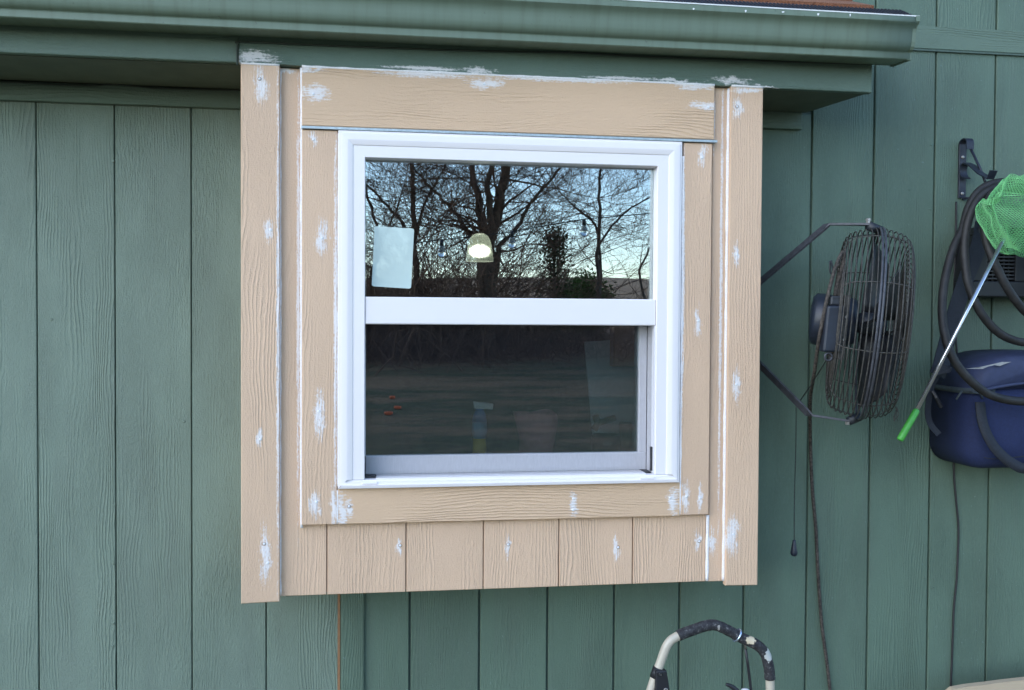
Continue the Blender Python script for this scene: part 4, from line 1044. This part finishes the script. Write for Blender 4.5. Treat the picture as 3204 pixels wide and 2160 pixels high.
tree('bare_tree', 'large bare tree with forked trunk reflected in the centre of the upper pane', 1530, -17.5,
     [([(1530, 860, 0), (1535, 740, 0), (1565, 640, .2), (1580, 540, .4), (1625, 430, .6), (1680, 280, .8)], .17),
      ([(1520, 780, 0), (1508, 700, -.2), (1490, 600, -.4), (1475, 520, -.6), (1468, 380, -.8)], .13),
      ([(1525, 800, 0), (1535, 690, .2), (1530, 570, .5), (1560, 440, .8), (1575, 300, 1)], .10),
      ([(1500, 800, 0), (1455, 715, -.3), (1410, 650, -.6), (1360, 600, -1), (1290, 520, -1.2)], .07),
      ([(1560, 800, 0), (1605, 730, .3), (1660, 640, .5), (1740, 540, .8), (1830, 440, 1)], .06)], 1.0, 3, 6)
tree('bare_tree', 'slim bare tree reflected at the left of the upper pane', 1305, -19,
     [([(1306, 900, 0), (1298, 760, 0), (1292, 600, .2), (1285, 460, .3), (1290, 300, .4)], .085), ([(1300, 800, 0), (1240, 680, .2), (1170, 600, .4), (1100, 520, .6)], .05), ([(1300, 740, 0), (1350, 600, .2), (1400, 500, .3)], .05)], 1.0, 9, 6)
tree('bare_tree', 'thin upright bare tree reflected at the right of the upper pane', 1876, -21,
     [([(1874, 900, 0), (1870, 800, 0), (1876, 650, .1), (1880, 500, .2), (1885, 350, .3)], .07), ([(1872, 800, 0), (1930, 690, .2), (2010, 630, .4), (2090, 590, .6)], .04), ([(1872, 740, 0), (1800, 650, .2), (1740, 590, .4)], .04)], 1.0, 14, 6, 'bark_grey')
tree('bare_tree', 'twiggy bare sapling reflected at the right edge of the window', 2030, -23,
     [([(2025, 950, 0), (2000, 850, 0), (2040, 760, .1), (2060, 640, .2)], .05)], 1.0, 22, 5, 'bark_grey')
tree('bare_tree', 'leaning bare tree reflected at the far left edge of the window', 1165, -20,
     [([(1160, 900, 0), (1190, 760, .1), (1150, 620, .2), (1110, 480, .3)], .06), ([(1180, 800, 0), (1240, 660, .3), (1270, 560, .4)], .04)], 1.0, 31, 6)
# cedar with real foliage clumps
t = NT('cedar_leaf'); t.bsdf.inputs['Roughness'].default_value = .7
r_ = t.node('ShaderNodeTexCoord').outputs['Object']; t.val(t.bsdf.inputs['Base Color'], t.mix(t.ramp(t.noise(r_, 6, 3), .3, .7), (.018, .035, .014), (.055, .085, .030))); M['cedar'] = t.m
def leafy(name, label, cat, px, top, bot, Y, wpx, seed, n, mat, cone=True, group=None):
    rnd = random.Random(seed); a_ = refl(px, top, Y); zg = terrain_z(Y); H_ = a_.z - zg; dsc = (CAMD + 2*GLASS_Y - Y)/FPX; W_ = wpx*dsc/2
    b0 = Vector((a_.x, Y, zg)); th_ = thing(name, label, cat, b0, group)
    MB().tube([b0-Vector((0,0,.1)), b0+Vector((0, 0, H_*.5)), b0+Vector((0, 0, H_*.95))], [.07, .045, .01], 7).build('trunk', M['bark'], th_, True, fix=False)
    mb = MB()
    clumps = []
    for i in range(90):
        f = rnd.random()**.8; rad = W_*((1-f)**.7 if cone else math.sin(math.pi*(.12+.8*f)))*rnd.uniform(.2, 1.05); an = rnd.uniform(0, 6.283)
        clumps.append(b0 + Vector((rad*math.cos(an), rad*math.sin(an), H_*(.06+.92*f))))
    for i in range(n):
        c_ = rnd.choice(clumps) + Vector((rnd.gauss(0, .14), rnd.gauss(0, .14), rnd.gauss(0, .14)))
        d1 = Vector((rnd.gauss(0, 1), rnd.gauss(0, 1), rnd.gauss(.4, .7))).normalized(); d2 = d1.orthogonal().normalized(); s_ = rnd.uniform(.05, .12)
        mb.face(c_, c_+d1*s_*.5+d2*s_*.28, c_+d1*s_, c_+d1*s_*.5-d2*s_*.28)
    mb.build('crown', mat, th_, fix=False, kind='stuff'); return th_
leafy('cedar_tree', 'dark green cedar reflected right of the forked tree', 'tree', 1735, 722, 935, -19.5, 120, 4, 2300, M['cedar'])
dim('green_brush', (.07, .13, .03), .8, nscale=2, namt=.35)
leafy('evergreen_shrub', 'low bright green shrub reflected at the bottom right of the upper pane', 'shrub', 1830, 870, 940, -22.5, 190, 6, 6000, M['green_brush'], cone=False)
# tangled dead brush along the tree line
rnd = random.Random(77); mb = MB(); BX_A, BX_B = refl(1100, 900, -18.5).x, refl(1660, 900, -18.5).x
for i in range(2300):
    x_ = rnd.uniform(-8, 11); y_ = -18.5 + rnd.gauss(0, 1.3); h_ = rnd.uniform(.4, 2.0)*(1.25 if rnd.random() < .25 else 1)
    # more of it under the big trees
    if rnd.random() < .45:
        c_ = rnd.choice((refl(1510, 900, -17.5).x, refl(1310, 900, -19).x, refl(1200, 900, -19).x)); x_ = c_ + rnd.gauss(0, .7); h_ *= 1.7
    if BX_A < x_ < BX_B: h_ *= 1.45
    p_ = Vector((x_, y_, terrain_z(y_)-.05)); dd = Vector((rnd.gauss(0, .6), rnd.gauss(0, .4), 1)).normalized(); pts = [p_]
    for k in range(5):
        dd = (dd + Vector((rnd.gauss(0, .35), rnd.gauss(0, .3), rnd.gauss(-.12, .2)))).normalized(); pts.append(pts[-1] + dd*h_/5)
    r0 = rnd.uniform(.006, .016); mb.tube(pts, [r0*(1-.14*k) for k in range(6)], 3, caps=False)
    for s_ in range(3):
        q = pts[rnd.randrange(2, 6)]; e = Vector((rnd.gauss(0, .5), rnd.gauss(0, .4), rnd.gauss(.2, .4)))
        mb.tube([q, q+e*.25+Vector((0, 0, .03)), q+e*.5], .005, 3, caps=False)
o = mb.build('dead_brush', M['twig'], None, fix=False); tag(o, 'tangle of dead brown brush below the reflected trees', 'brush', kind='stuff')
# string lights between house and yard
YS = -4.9
cb_ = [refl(1000, 820, YS), refl(1150, 785, YS), refl(1320, 758, YS), refl(1590, 727, YS), refl(1810, 689, YS), refl(2050, 666, YS), refl(2400, 620, YS)]
sl = thing('string_lights', 'string of clear bulbs on a thin dark wire reflected across the upper pane', 'string lights', cb_[3])
MB().tube(crom(cb_, 8), .004, 6, caps=False).build('wire', M['black_wire'], sl, True)
t = NT('clear_bulb'); t.bsdf.inputs['Base Color'].default_value = (.8, .85, .85, 1); t.bsdf.inputs['Roughness'].default_value = .05; t.bsdf.inputs['Transmission Weight'].default_value = .9; M['clear_bulb'] = t.m
for px, py in ((1382, 752), (1602, 724), (1828, 687)):
    q = refl(px, py, YS)
    so = MB().lathe(q+Vector((0, 0, .002)), (0, 0, -1), [(0, .008), (.01, .014), (.045, .015)], 12).build('socket', M['black_plastic'], sl, True)
    MB().lathe(q-Vector((0, 0, .042)), (0, 0, -1), [(0, .013), (.02, .022), (.05, .031), (.075, .026), (.088, .008)], 16).build('bulb', M['clear_bulb'], so, True)
# two posts carry the string, out of the picture on both sides
M['post'] = plain('weathered_post', (.22, .17, .12), .85, nscale=9)
for k, q in enumerate((cb_[0], cb_[-1])):
    o = MB().tube([Vector((q.x, q.y, terrain_z(q.y)-.1)), q], .04, 8).build('light_post', M['post'], None, True)
    tag(o, ('weathered post holding the left end of the bulb string' if k == 0 else 'weathered post holding the right end of the bulb string'), 'post')
# small things lying on the lawn that the lower pane mirrors
dim('orange_plastic', (.75, .14, .03)); dim('white_ball', (.8, .8, .78))
def lawn(px, py):
    lo, hi = -60.0, -3.2
    for _ in range(40):
        mid_ = (lo+hi)/2; p_ = refl(px, py, mid_)
        if p_.z > terrain_z(mid_): hi = mid_
        else: lo = mid_
    p_ = refl(px, py, (lo+hi)/2); p_.z = terrain_z(p_.y); return p_
names = ('longest orange disc, nearest on the reflected lawn', 'orange disc reflected behind the nearest one', 'faintest orange disc, farthest on the reflected lawn')
for k, (px, py, w) in enumerate(((1216, 1301, 48), (1245, 1283, 40), (1228, 1250, 30))):
    q = lawn(px, py); s_ = (q - CAMP).length/FPX
    o = MB().lathe(q+Vector((0, 0, .005)), (0, 0, 1), [(0, w*s_*.42), (.02, w*s_*.5), (.035, w*s_*.46), (.04, .02)], 20).build('orange_disc', M['orange_plastic'], None, True)
    tag(o, names[k], 'disc', 'orange discs on the lawn')
q = lawn(1578, 1102); s_ = (q-CAMP).length/FPX
bm = bmesh.new(); bmesh.ops.create_uvsphere(bm, u_segments=20, v_segments=12, radius=9*s_); me = bpy.data.meshes.new('white_ball'); bm.to_mesh(me); bm.free()
o = link('white_ball', me, M['white_ball'], None, True); o.location = q + Vector((0, 0, 9*s_)); tag(o, 'white ball on the lawn, reflected near the top of the lower pane', 'ball')
